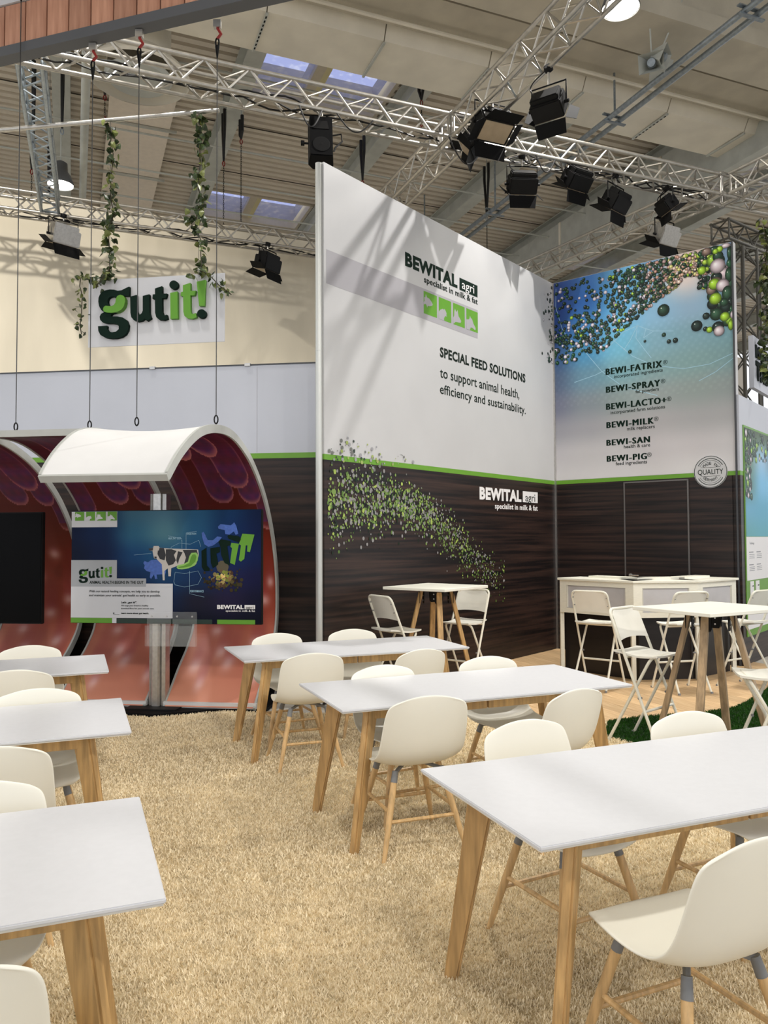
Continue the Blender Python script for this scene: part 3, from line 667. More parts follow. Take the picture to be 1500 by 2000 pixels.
def gutcol(a, z, top=False):
    base = lerpgrid([[(70, 14, 26), (74, 14, 20)], [(98, 22, 22), (92, 18, 14)], [(120, 38, 30), (128, 36, 22)], [(168, 84, 70), (160, 70, 54)], [(200, 128, 106), (188, 110, 90)], [(212, 146, 120), (204, 134, 112)]], a, min(1, z/2.5))
    c = base
    if top: return c
    x = a*.86
    for (fa, tz, w, ln) in sorted(FING, key=lambda q: -q[1]):
        dx = (x-fa*.86)/(w*.43); h = z-tz
        r = abs(dx); body = r < 1 and h > .44*w*(1.0-math.sqrt(max(0, 1-dx*dx)))
        if body:
            e = h-.44*w*(1.0-math.sqrt(max(0, 1-dx*dx))); k = max(0, 1-e/.045); s = max(0, 1-(1-r)/.14)
            pur = (92+14*math.sin(x*60)*math.sin(z*41), 42, 84+12*math.sin(z*50)) if z > 1.8 else (120, 44, 52)
            f = min(1, max(k, s*.55)); fade = math.exp(-max(0, e-.12)/.38); c = tuple((pur[i]*(1-f)+(196, 120, 118)[i]*f)*fade+base[i]*(1-fade) for i in range(3)); break
    for (fa, tz, w) in SOFT:
        dx = (x-fa*.86)/(w*.4); h = z-tz
        if abs(dx) < 1.4 and -.1 < h < .55:
            g = math.exp(-dx*dx*2)*math.exp(-((h-.02)/.06)**2)*.85; bod = max(0, 1-dx*dx)*.4*min(1, max(0, h/.1))*max(0, 1-h/.5)
            c = tuple(c[i]*(1-g)+(232, 190, 186)[i]*g for i in range(3)); c = tuple(c[i]*(1-bod)+(150, 60, 76)[i]*bod for i in range(3))
    return c
def curved(label, s0, s1, i_end, canopy=None):
    """s0..s1 along the wall, profile up to index i_end, canopy=(s at apex, s at lip) for the white roof part"""
    root = thing('curved_canopy', label, 'canopy', G(s0, 0))
    M0 = Matrix.Translation(-G(s0, 0)); TT = .055
    inn = prof_off(PR, TT); N = i_end; apex = 55
    def sl(i): return 0 if True else 0
    def sr(i):
        if canopy and i > 50:
            f0 = min(1, (i-50)/5); base = s1+(canopy[0]-s1)*f0
            return base + (canopy[1]-canopy[0])*max(0, (i-58)/(len(PR)-1-58))
        return s1
    nb = 50; ip = []
    def pos(a, b_):
        i = b_*N; k = min(int(i), N-1); f = i-k; x = inn[k][0]*(1-f)+inn[k+1][0]*f; z = inn[k][1]*(1-f)+inn[k+1][1]*f
        s = sr(i)*(1-a)+s0*a
        return M0 @ G(s, x, z)
    def col(a, b_):
        i = b_*N; k = min(int(i), N-1); f = i-k; return gutcol(a, PR[k][1]*(1-f)+PR[k+1][1]*f, k > 56)
    o = colgrid('inner_print', 120, 400, pos, col, M_print, root)
    # outer skin, slightly sagging between the ends
    vs = []; nx = 12
    for i in range(N+1):
        for j in range(nx+1):
            a = j/nx; s = s0+(sr(i)-s0)*a; sag = .035*math.sin(math.pi*a) if i > 45 else 0
            q = prof_off(PR, sag)[i]; vs.append(M0 @ G(s, q[0], q[1]))
    b = MB(); b.add(vs, [(i*(nx+1)+j, i*(nx+1)+j+1, (i+1)*(nx+1)+j+1, (i+1)*(nx+1)+j) for i in range(N) for j in range(nx)])
    b.build('outer_skin', M_gut_w, root, smooth=True)
    for side in (0, 1):        # grey edge bands on both ends
        vs = []
        for i in range(N+1):
            s = s0 if side == 0 else sr(i); e = -.012 if side == 0 else .012
            o_, n_ = prof_off(PR, -.006)[i], prof_off(PR, TT+.006)[i]
            for ss in (s+e, s-e*.6): vs += [M0 @ G(ss, o_[0], o_[1]), M0 @ G(ss, n_[0], n_[1])]
        fs = []
        for i in range(N):
            a, c = i*4, (i+1)*4; fs += [(a, a+1, c+1, c), (a+2, c+2, c+3, a+3), (a, c, c+2, a+2), (a+1, a+3, c+3, c+1)]
        fs += [(0, 2, 3, 1), (N*4, N*4+1, N*4+3, N*4+2)]
        b = MB(); b.add(vs, fs); b.build('edge_band', M_gut_e, root, smooth=True)
    i = N; o_, n_ = PR[N], inn[N]; b = MB()
    e = Vector((o_[0]-n_[0], o_[1]-n_[1])).normalized()
    vs = []
    for s in (s0-.012, sr(N)+.012):
        for (x, z) in (PR[N], inn[N]):
            dxn = PR[N][0]-PR[N-1][0]; dzn = PR[N][1]-PR[N-1][1]; l = math.hypot(dxn, dzn)
            vs += [M0 @ G(s, x, z), M0 @ G(s, x+dxn/l*.02, z+dzn/l*.02)]
    b.add(vs, [(0, 1, 3, 2), (4, 6, 7, 5), (0, 4, 5, 1), (2, 3, 7, 6), (1, 5, 7, 3), (0, 2, 6, 4)]); b.build('end_bar', M_gut_e, root)
    b = MB(); b.box(((s0+s1)/2, 0, 0), (s1-s0+.03, .045, .05)); 
    q = frame(G(0, .0), SDIR); b2 = MB(); b2.box(((s0+s1)/2, .0, .055), (s1-s0+.03, .05, .05), M0 @ q); b2.build('foot_bar', M_gut_w, root)
    return root
NP = len(PR)-1
curved('white curved canopy with printed inside, right of the screen column', 0, .86, NP, (1.04, .90))
curved('curved printed panel without roof, left behind the poster screen', 1.06, 1.93, 60)
curved('white curved canopy with printed inside at the left edge around the black screen', 2.12, 2.98, NP, (3.16, 3.02))
curved('curved printed panel beyond the left edge of the picture', 3.2, 4.06, 60)
# suspension cables with quick links
for k, (s, t, x, ztop, lb) in enumerate([(.02, 1.06, 422, 5.78, 'thin steel cable holding the right end of the white canopy'), (1.0, 1.06, 267, 5.76, 'thin steel cable holding the left end of the white canopy'), (1.16, .95, 175, 5.76, 'thin steel cable just left of the white canopy'), (1.86, .95, 31, 6.5, 'thin steel cable at the far left')]):
    p = on(x, 833, G(0, t), NDIR); p = Vector((p.x, p.y, 2.5))
    w = thing('suspension_cable', lb, 'cable', p)
    b = MB(); b.tube((0, 0, .08), (0, 0, ztop-2.5-.3), .0042, n=6); b.build('wire', mat('steel wire', (70, 70, 70), .4, .5), w)
    b = MB(); b.path([(.012*math.cos(a)*(1.25 if abs(math.cos(a)) > .6 else 1), 0, .042+.034*math.sin(a)) for a in [i*math.pi/6 for i in range(12)]], .006, 6, closed=True); b.build('quick_link', M_black, w, smooth=True)
    b = MB(); b.path([(.014*math.cos(a), 0, ztop-2.5-.17+.035*math.sin(a)) for a in [i*math.pi/6 for i in range(12)]], .007, 6, closed=True); b.build('hook_ring', M_blackm, w, smooth=True)
    b = MB(); b.path([(0, 0, ztop-2.5-.3), (0, 0, ztop-2.5-.2)], [.006, .02], 6); b.build('cable_grip', M_blackm, w)
    b = MB(); b.path([(0, 0, ztop-2.5-.14), (.03, 0, ztop-2.5-.1), (0, 0, ztop-2.5-.05)], .012, 6); b.build('hook', M_red, w, smooth=True)
    b = MB(); b.box((0, 0, ztop-2.5-.02), (.06, .04, .06)); b.build('beam_clip', M_alu, w)

# =================================================================== PRINTS ON THE WALLS
def discs(name, F, L, parent, m, y0=-.0016, dy=-.000002, n=10, shaded=False):
    """L: (x, z, rx, rz, rgb); flat round prints in one mesh, stacked by a hair so they do not coincide"""
    vs = []; fs = []; cs = []
    for i, (x, z, rx, rz, c) in enumerate(L):
        b = len(vs); y = y0+dy*i
        if shaded:
            hi = tuple(min(255, q*1.25+34) for q in c); mid = c; lo = tuple(q*.42 for q in c)
            vs.append((x-rx*.28, y, z+rz*.3)); cs.append(hi)
            for k in range(n): a = 2*math.pi*k/n; vs.append((x+rx*(.62*math.cos(a)-.1), y, z+rz*(.62*math.sin(a)+.1))); cs.append(mid)
            for k in range(n): a = 2*math.pi*k/n; vs.append((x+rx*math.cos(a), y, z+rz*math.sin(a))); cs.append(lo)
            for k in range(n):
                k2 = (k+1) % n; fs += [(b, b+1+k, b+1+k2), (b+1+k, b+1+n+k, b+1+n+k2, b+1+k2)]
            if rx > .012:
                b2 = len(vs); 
                for k in range(6): a = 2*math.pi*k/6; vs.append((x-rx*.34+rx*.1*math.cos(a), y+dy*.5, z+rz*.38+rz*.1*math.sin(a))); cs.append((235, 238, 225))
                fs.append(tuple(range(b2, b2+6)))
        else:
            for k in range(n): a = 2*math.pi*k/n; vs.append((x+rx*math.cos(a), y, z+rz*math.sin(a))); cs.append(c)
            fs.append(tuple(range(b, b+n)))
    me = bpy.data.meshes.new(name); me.from_pydata([tuple(F @ Vector(v)) for v in vs], [], fs)
    ca = me.color_attributes.new('Col', 'FLOAT_COLOR', 'POINT'); ca.data.foreach_set('color', np.array([(*s2l(c), 1) for c in cs], dtype=np.float32).ravel()); me.materials.append(m)
    return link(name, me, parent, None, 'stuff')
M_pr = print_mat('wall print', .45, .3)
# ---- white wall lettering
X = dict(parent=w_white)
def TW(body, bl, br, tl, m=M_txt, bold=.03): return text_px(FW, I4, body, bl, br, tl, m, w_white, bold)
TW('BEWITAL', (791.3, 518.5), (893.4, 563.9), (791.3, 491.9), M_dg, .05)
quad_px(FW, [(897.3, 565.6), (932.5, 581.2), (932.5, 558.2), (897.3, 542.1)], M_dg, w_white, 'lettering_box')
text_px(FW, I4, 'agri', (902, 563), (926, 574), (902, 546.5), M_wtxt, w_white, .0, .0024)
TW('specialist in milk & fat', (828.2, 551), (932.8, 597.6), (828.2, 539), M_txt, .02)
TW('SPECIAL FEED SOLUTIONS', (859.3, 696.7), (1026, 747.7), (859.3, 677.5), M_txt, .035)
TW('to support animal health,', (859.3, 736.7), (1014.3, 778.5), (859.3, 717), M_txt, .008)
TW('efficiency and sustainability.', (859.3, 768.3), (1026.7, 809), (859.3, 750), M_txt, .008)
quad_px(FW, [(637, 553), (933, 661.5), (933, 606), (637, 486.5)], M_grey, w_white, 'grey_band', .0004)
ANIM = {'fish': [(0, .5), (.06, .56), (.03, .72), (.12, .74), (.16, .9), (.24, .76), (.42, .74), (.58, .64), (.68, .53), (.6, .46), (.42, .4), (.3, .4), (.26, .3), (.2, .42), (.1, .44), (0, .38)],
        'chicken': [(0, 0), (0, .32), (.12, .44), (.3, .52), (.42, .5), (.46, .56), (.54, .48), (.62, .38), (.6, .3), (.64, .22), (.54, .24), (.46, .18), (.4, .08), (.42, 0)],
        'pig': [(0, 0), (0, .3), (.08, .4), (.1, .62), (.16, .76), (.26, .62), (.3, .64), (.38, .74), (.42, .58), (.46, .46), (.62, .34), (.68, .28), (.64, .18), (.4, .16), (.2, .14), (.06, .04)],
        'cow': [(0, 0), (0, .46), (.2, .5), (.26, .56), (.3, .7), (.38, .6), (.48, .58), (.6, .38), (.78, .22), (.8, .12), (.68, .1), (.52, .16), (.36, .14), (.28, 0)]}
def icons(F, rects, parent, mg=M_lg, mw=M_grey, depth=0, t=.001):
    for (x0, x1, z0, z1), k in zip(rects, ('fish', 'chicken', 'pig', 'cow')):
        w, h = x1-x0, z1-z0
        b = MB(); b.prism([(x0, z0), (x1, z0), (x1, z1), (x0, z1)], t, F @ Matrix.Translation((0, depth, 0)) @ SQ); b.build('icon_square', mg, parent)
        b = MB(); b.prism([(x0+a*w-(.004*w if a == 0 else 0), z0+c*h) for a, c in ANIM[k]], t+.0008, F @ Matrix.Translation((0, depth, 0)) @ SQ); b.build('icon_animal', mw, parent)
def rect_px(F, bl, tr, depth=0):
    a = plane_loc(F, *bl, depth); c = plane_loc(F, *tr, depth); return (a[0], c[0], a[1], c[1])
ic = []
for (xa, yb, xb, yt_) in ((827.6, 611.5, 853.1, 577.5), (857, 622.5, 881, 589.3), (885, 632.5, 907.4, 600.7), (911, 643, 933, 611.4)):
    x0, z0 = plane_loc(FW, xa, yb); x1, _ = plane_loc(FW, xb, yt_); _, z1 = plane_loc(FW, xb, yt_); ic.append((x0, x1, z0, z1))
zb_, zt_ = sum(i[2] for i in ic)/4, sum(i[3] for i in ic)/4
icons(FW, [(a, c, zb_, zt_) for a, c, _, _ in ic], w_white)
# ---- dark part lettering
TW('BEWITAL', (936.7, 975), (1018.3, 980), (936.7, 951), M_wtxt, .05)
quad_px(FW, [(1021, 980.7), (1050, 982.7), (1050, 961.7), (1021, 959.3)], M_wtxt, w_white, 'lettering_box')
text_px(FW, I4, 'agri', (1026, 979), (1045, 980), (1026, 963.5), M_txt, w_white, .0, .0024)
TW('specialist in milk & fat', (966.7, 993.3), (1050, 998.5), (966.7, 982.5), M_wtxt, .02)
# ---- swarm of printed dots on the dark part, spilling over the stripe
def wx(px, py): return plane_loc(FW, px, py)
L = []; band = [(642, 905, 1080, 1.0), (690, 905, 1075, 1.2), (740, 915, 1060, 1.3), (780, 930, 1040, 1.5), (820, 950, 1055, 1.4), (860, 975, 1085, 1.4), (900, 1010, 1120, 1.3), (930, 1050, 1150, 1.2), (955, 1070, 1165, .9), (978, 1090, 1185, .5)]
cols = [((118, 144, 76), 5), ((136, 134, 134), 6), ((86, 114, 54), 4), ((20, 36, 24), 3), ((160, 180, 90), 2)]
cl = [c for c, w in cols for _ in range(w)]
cnt = 0
while cnt < 2300:
    px = random.uniform(640, 985); i = min(len(band)-2, max([k for k in range(len(band)) if band[k][0] <= px] or [0])); a, c = band[i], band[i+1]; f = min(1, max(0, (px-a[0])/(c[0]-a[0])))
    y0, y1 = a[1]+(c[1]-a[1])*f, a[2]+(c[2]-a[2])*f; t = random.gauss(.45, .22)
    if t < 0 or t > 1.25 or random.random() > (a[3]+(c[3]-a[3])*f)/1.5: continue
    py = y0+(y1-y0)*t; x, z = wx(px, py); r = random.choice((.006, .008, .01, .012, .015, .018))*random.uniform(.68, .95)*(1.15 if px < 860 else .85)
    L.append((x, z, r, r*random.uniform(1.0, 1.5), random.choice(cl))); cnt += 1
for _ in range(95):
    px = 642+abs(random.gauss(0, 75)); py = random.gauss(888, 18)
    if px > 830 or py < 840: continue
    x, z = wx(px, py+ (px-640)*.1); r = random.choice((.006, .01, .014, .02)); L.append((x, z, r, r, random.choice([(60, 70, 64), (150, 150, 154), (110, 112, 108), (150, 165, 96)])))
discs('printed_dots', FW, L, w_white, M_pr)
L = []
for _ in range(90):
    px = 1083-abs(random.gauss(0, 9)); py = random.uniform(556, 715); x, z = wx(px, py)
    if x > LW-.01: continue
    r = random.uniform(.012, .028); L.append((x, z, r, r, random.choice([(30, 46, 38), (44, 66, 52), (180, 176, 184), (26, 34, 30)])))
discs('printed_balls', FW, L, w_white, M_pr, shaded=True)

# ---- blue poster wall
BG = [[(52, 76, 140), (64, 110, 176), (112, 178, 220), (110, 150, 190), (190, 168, 160), (120, 150, 186)],
      [(44, 70, 140), (52, 104, 176), (92, 168, 220), (140, 190, 222), (196, 200, 206), (120, 160, 190)],
      [(44, 74, 138), (66, 132, 190), (112, 184, 226), (140, 186, 218), (146, 178, 204), (128, 170, 190)],
      [(54, 84, 130), (78, 148, 192), (110, 178, 206), (126, 168, 186), (126, 164, 178), (118, 158, 170)],
      [(84, 100, 128), (104, 142, 162), (116, 158, 168), (124, 156, 160), (126, 158, 160), (120, 152, 156)],
      [(112, 116, 136), (128, 138, 146), (136, 150, 150), (142, 152, 152), (140, 152, 150), (140, 150, 150)],
      [(150, 150, 158), (156, 156, 162), (164, 164, 166), (164, 162, 164), (162, 162, 164), (166, 166, 168)],
      [(184, 182, 186), (188, 186, 188), (192, 190, 192), (190, 186, 188), (190, 186, 188), (194, 192, 194)],
      [(202, 200, 202), (204, 202, 204), (206, 204, 206), (206, 203, 204), (206, 204, 204), (206, 204, 205)]]
def bcol(a, b_):
    c = list(lerpgrid(BG, a, b_))
    q = math.exp(-((a-.74)/.1)**2-((b_-.93)/.09)**2); c = [c[i]*(1-q)+(250, 226, 214)[i]*q for i in range(3)]
    if .36 < b_ < .72:       # dot raster of the globe
        f = (math.sin(a*150+b_*20)*math.sin(b_*170-a*14)); c = [min(255, v+8*max(0, f)) for v in c]
    return c
def bpos(a, b_): return FB @ Vector((.005+a*(LB-.01), -.001, ZG+.004+b_*(ZT-ZG-.008)))
colgrid('poster_print', 130, 150, bpos, bcol, M_pr, w_blue)
M_line = mat('pale line print', (156, 196, 216), .6)
def bline(pts, w=.006, F=FB, parent=None, m=None, d=-.0013):
    q = [plane_loc(F, *p) for p in pts]; b = MB()
    for (x0, z0), (x1, z1) in zip(q[:-1], q[1:]):
        t = Vector((x1-x0, z1-z0)).normalized()*w/2; b.add([F @ Vector((x0-t.y, d, z0+t.x)), F @ Vector((x0+t.y, d, z0-t.x)), F @ Vector((x1+t.y, d, z1-t.x)), F @ Vector((x1-t.y, d, z1+t.x))], [(0, 1, 2, 3)])
    return b.build('network_line', m or M_line, parent or w_blue)
def zp(x, y): return (1050+x/3.333, 450+y/3.333)
for pts in ([(450, 770), (560, 660), (650, 620), (705, 640), (755, 655), (885, 655)], [(650, 620), (640, 700), (700, 780), (740, 830)], [(705, 640), (690, 700), (755, 655)], [(650, 620), (600, 720), (560, 780)],
            [(430, 640), (500, 720), (620, 820), (760, 880), (950, 900), (1120, 870), (1270, 800)], [(240, 640), (300, 780), (420, 920), (560, 1020), (780, 1075)], [(1050, 980), (1160, 920), (1275, 830)], [(120, 380), (118, 500), (160, 640), (230, 760)], [(240, 990), (380, 940), (480, 890)]):
    bline([zp(*p) for p in pts], .007)
L = []
def addball(px, py, r, c):
    x, z = plane_loc(FB, px, py)
    if x < .02 or x > LB-.03 or z > ZT-.03: return
    rr = r/1518*10.4
    rx = min(rr, x-.005, LB-.012-x); L.append((x, z, rx if rx > 0 else rr, min(rr, ZT-.004-z), c))
DGs = [(28, 54, 40), (34, 66, 46), (22, 38, 34), (40, 62, 52), (26, 70, 44)]
for _ in range(40):    # network nodes
    pass
n = 0
low = [(110, 880), (250, 850), (330, 800), (440, 790), (500, 700), (590, 620), (660, 560), (730, 500), (800, 440), (900, 380), (960, 300), (1050, 290)]
while n < 1250:
    zx = random.uniform(110, 1130); zy_top = 350-(zx-100)*.234; i = max(k for k in range(len(low)) if low[k][0] <= zx or k == 0); i = min(i, len(low)-2)
    f = (zx-low[i][0])/(low[i+1][0]-low[i][0]); zl = low[i][1]+(low[i+1][1]-low[i][1])*f; zy = random.uniform(zy_top, zl)
    dep = (zl-zy)/max(1, zl-zy_top)
    p = .95 if zx > 480 else (.9 if dep < .45 else .32)
    if random.random() > p: continue
    px, py = zp(zx, zy)
    if zx > 700: r = random.uniform(8, 14)/3.333; c = random.choice(DGs+[(150, 128, 126), (196, 176, 178), (170, 130, 116), (84, 96, 60)])
    else: r = random.uniform(9, 15)/3.333; c = random.choice(DGs*2+[(196, 188, 204), (180, 172, 190)])
    if random.random() < .03: c = (140, 176, 52)
    if 850 < zx < 1100 and random.random() < .4: c = random.choice([(226, 196, 176), (204, 200, 120), (190, 150, 130)])
    addball(px, py, r, c); n += 1
for _ in range(60):
    zx = random.uniform(1050, 1130); zy = random.uniform(120, 400); px, py = zp(zx, zy); addball(px, py, random.uniform(12, 20)/3.333, random.choice(DGs+[(150, 180, 60), (170, 150, 150)]))
for _ in range(34):
    zx = random.uniform(1135, 1262); zy = random.uniform(100, 610 if zx > 1180 else 520); px, py = zp(zx, zy); addball(px, py, random.uniform(22, 40)/3.333, random.choice(DGs+[(120, 160, 44), (170, 154, 160), (30, 60, 44)]))
for zx, zy, r, c in [(820, 520, 40, 0), (1037, 622, 35, 2), (1098, 558, 22, 2), (1093, 642, 15, 2), (1120, 647, 20, 5), (823, 680, 14, 0), (856, 723, 14, 2), (898, 716, 17, 2), (700, 722, 9, 2), (602, 790, 13, 0), (1140, 480, 34, 2), (1130, 390, 30, 7), (1250, 150, 40, 1), (1225, 100, 30, 6), (1186, 122, 20, 5), (1158, 138, 18, 5), (1100, 140, 30, 7), (1070, 262, 28, 5),
                     (1172, 232, 47, 6), (1262, 205, 28, 5), (1245, 290, 48, 1), (1160, 345, 40, 7), (1150, 350, 36, 5), (1205, 358, 40, 6), (1236, 412, 50, 1), (1158, 445, 38, 5), (1255, 470, 36, 2), (1225, 500, 34, 2), (1165, 545, 40, 1), (1262, 520, 34, 4), (1220, 562, 30, 5), (1265, 550, 24, 6), (1258, 615, 34, 5), (1175, 630, 36, 2), (1182, 655, 33, 6), (1215, 470, 26, 1)]:
    c = (DGs+[(138, 178, 44), (188, 172, 178), (120, 100, 90)])[c]; px, py = zp(zx, zy); addball(px, py, r/3.333, c)
discs('printed_balls', FB, L, w_blue, M_pr, y0=-.0016, dy=-.000004, n=14, shaded=True)
def TB(body, bl, br, tl, bold=.06): return text_px(FB, I4, body, bl, br, tl, M_txt if bold < .03 else M_dg, w_blue, bold, .004, depth=-.002 if False else 0)
for body, bl, br, ty, sub, sl_, sr_, rg in [
    ('BEWI-FATRIX', (1182.9, 732.9), (1293.6, 716.4), 720.9, 'incorporated ingredients', (1199.4, 737.5), (1294.5, 724.0), (1299.6, 707.1)),
    ('BEWI-SPRAY', (1183.5, 767.1), (1290, 753.9), 755.4, 'fat powders', (1241.4, 766.5), (1287, 761.5), (1295.1, 744)),
    ('BEWI-LACTO+', (1183.8, 801.6), (1302, 786), 789.9, 'incorporated farm solutions', (1192.8, 807.8), (1299, 795.8), (1307.1, 778.8)),
    ('BEWI-MILK', (1184.4, 836.4), (1277.4, 827.1), 825, 'milk replacers', (1224.9, 839.3), (1278.9, 834.3), (1281.9, 817.8)),
    ('BEWI-SAN', (1184.4, 870.9), (1269.9, 863.4), 859.8, 'health & care', (1218.6, 874.4), (1269.9, 870.4), None),
    ('BEWI-PIG', (1185, 902.1), (1263.9, 896.1), 891, 'feed ingredients', (1202.7, 907.4), (1263.9, 903.3), (1268.4, 887.7))]:
    x0, z0 = plane_loc(FB, *bl); x1, z1 = plane_loc(FB, *br); _, zc = plane_loc(FB, bl[0], ty)
    zm = (z0+z1)/2
    for k_ in range(5):      # heavy weight from shifted copies, keeps the inner corners of M and W open
        text_on(FB, body, x0+.0036*k_, x1-.0144+.0036*k_, zm+.0015*(k_ % 2), zc-z0, M_dg, w_blue, 0, .0022+.0001*k_, space=1.22)
    a0, b0 = plane_loc(FB, *sl_); a1, b1 = plane_loc(FB, *sr_); text_on(FB, sub, a0, a1, (b0+b1)/2-.010, .045, M_txt, w_blue, .01, .0024)
    if rg:
        a, c = plane_loc(FB, *rg); text_on(FB, '®', a-.03, a+.03, c-.03, .055, M_dg, w_blue, .0, .0024)
# round badge on the blue wall
bx, bz = plane_loc(FB, 1388.1, 921.5); br_ = .205
p = FB @ Vector((bx, 0, bz)); bd = thing('quality_badge', 'round white made in Germany quality badge on the blue wall over the green stripe', 'badge', p, FB.to_3x3())
def ring(r0, r1, a0, a1, y, n=40):
    vs = []; k = n
    for i in range(k+1):
        a = a0+(a1-a0)*i/k
        for r in (r0, r1): vs.append((r*math.cos(a), y, r*math.sin(a)))
    return vs, [(2*i, 2*i+1, 2*i+3, 2*i+2) for i in range(k)]
b = MB(); b.prism([(br_*math.cos(i*math.pi/32), br_*math.sin(i*math.pi/32)) for i in range(64)], .012, SQ); b.build('disc', M_wall, bd)
b = MB(); b.add(*ring(br_*.95, br_*.985, 0, 2*math.pi, -.0125, 64)); b.build('outer_ring', M_txt, bd)
for r0, r1 in ((.80, .84), (.70, .72)):
    for a0, a1 in ((28, 152), (208, 332)):
        b = MB(); b.add(*ring(br_*r0, br_*r1, rad(a0), rad(a1), -.0125)); b.build('arc_line', M_txt, bd)
for q in (1, -1):
    b = MB(); b.add([(-.12, -.0125, q*.055), (.12, -.0125, q*.055), (.12, -.0125, q*.059), (-.12, -.0125, q*.059)], [(0, 1, 2, 3)]); b.build('cross_line', M_txt, bd)
text_on(I4, 'QUALITY', -.155, .155, -.032, .064, M_txt, bd, 0, .014)
def arc_text(word, r, a0, a1, cap, up):
    for i, ch in enumerate(word):
        if ch == ' ': continue
        a = a0+(a1-a0)*i/(len(word)-1); w = cap*.34
        R = Matrix.Translation((r*math.cos(a), 0, r*math.sin(a))) @ Matrix.Rotation(-(a-math.pi/2) if up else -(a+math.pi/2), 4, 'Y')
        text_on(R, ch, -w*(.3 if ch == 'I' else 1), w*(.3 if ch == 'I' else 1), 0, cap, M_txt, bd, 0, .014)
arc_text('MADE IN', br_*.44, rad(135), rad(45), .036, True)
arc_text('GERMANY', br_*.60, rad(225), rad(315), .036, False)
# hidden door in the dark part
d0 = plane_loc(FB, 1220, 941); d1 = plane_loc(FB, 1344, 936)
dx0, dx1, dz = d0[0], d1[0], (d0[1]+d1[1])/2-.01
b = MB(); b.box(((dx0+dx1)/2, -.008, dz/2), (dx1-dx0-.01, .012, dz-.01), FB); dr = b.build('door_1', M_dark, kind='structure')
b = MB(); M_df = mat('anodised door frame', (110, 106, 104), .4, .5)
for c, s in (((dx0, -.012, dz/2), (.018, .02, dz)), ((dx1, -.012, dz/2), (.018, .02, dz)), (((dx0+dx1)/2, -.012, dz), (dx1-dx0+.018, .02, .018))): b.box(c, s, FB)
b.build('door_frame', M_df, dr)
b = MB(); hz = 1.085; b.tube(FB @ Vector((dx0+.07, -.012, hz)), FB @ Vector((dx0+.07, -.06, hz)), .01); b.tube(FB @ Vector((dx0+.07, -.06, hz)), FB @ Vector((dx0+.2, -.06, hz)), .009); b.tube(FB @ Vector((dx0+.07, -.012, hz)), FB @ Vector((dx0+.07, -.018, hz)), .026, n=16)
b.build('door_handle', M_alu, dr, smooth=True)
# ---- poster on the side wall
def ppos(a, b_): return FR @ Vector((.17+a*1.6, -.008, .42+b_*2.55))
RP = [[(60, 80, 50), (70, 90, 60), (50, 66, 44)], [(80, 110, 70), (150, 190, 220), (70, 100, 110)], [(70, 110, 90), (110, 180, 220), (120, 190, 220)], [(90, 160, 190), (80, 160, 190), (96, 170, 196)], [(86, 158, 166), (80, 160, 176), (84, 160, 170)]]
pst = thing('wall_poster', 'tall printed info poster with blue picture on the side wall at the right edge', 'poster')
colgrid('poster_picture', 30, 60, lambda a, b_: FR @ Vector((.17+a*1.6, -.012, 1.60+b_*1.38)), lambda a, b_: lerpgrid(RP, a, b_), M_pr, pst)
b = MB(); b.box((.97, -.005, 1.675), (1.66, .01, 2.66), FR); b.build('poster_board', M_green, pst)
b = MB(); b.box((.97, -.011, 1.32), (1.6, .004, .55), FR); b.box((.97, -.011, .58), (1.6, .004, .3), FR); b.build('text_field', M_wtxt, pst)
L = []
for _ in range(150):
    a = random.random(); x = .19+abs(random.gauss(0, .22)) if random.random() < .6 else random.uniform(.2, 1.7); z = random.uniform(2.1, 2.95) if x < .45 else random.uniform(2.6, 2.95)
    L.append((x, z, *( [random.uniform(.02, .06)]*2), random.choice(DGs+[(130, 170, 60), (180, 170, 176), (60, 90, 60)])))
L = [(x, z, rx, rz, c) for x, z, rx, rz, c in L if x+rx < 1.76 and x-rx > .17 and z+rz < 2.98]
discs('printed_balls', FR, L, pst, M_pr, y0=-.014, shaded=True, n=12)
M_lt = mat('light grey print', (140, 142, 146), .6)
text_on(FR, 'Technology', .30, .52, 1.50, .03, M_lt, pst, 0, .014)
for cx in (.27, .62):
    for cz in (1.40, 1.24):
        b = MB(); b.box((cx+.1, -.0135, cz), (.2, .001, .012), FR)
        for k in range(3): b.box((cx+.13, -.0135, cz-.03-.022*k), (.24, .001, .007), FR)
        b.build('text_lines', M_lt, pst)
for cx in (.36, .62):
    b = MB(); b.box((cx, -.016, .93), (.16, .01, .2), FR); b.build('printed_sack', M_wtxt, pst); b = MB(); b.box((cx+.03, -.022, .97), (.06, .002, .012), FR); b.box((cx+.02, -.022, .88), (.05, .002, .03), FR); b.build('sack_label', M_txt, pst)

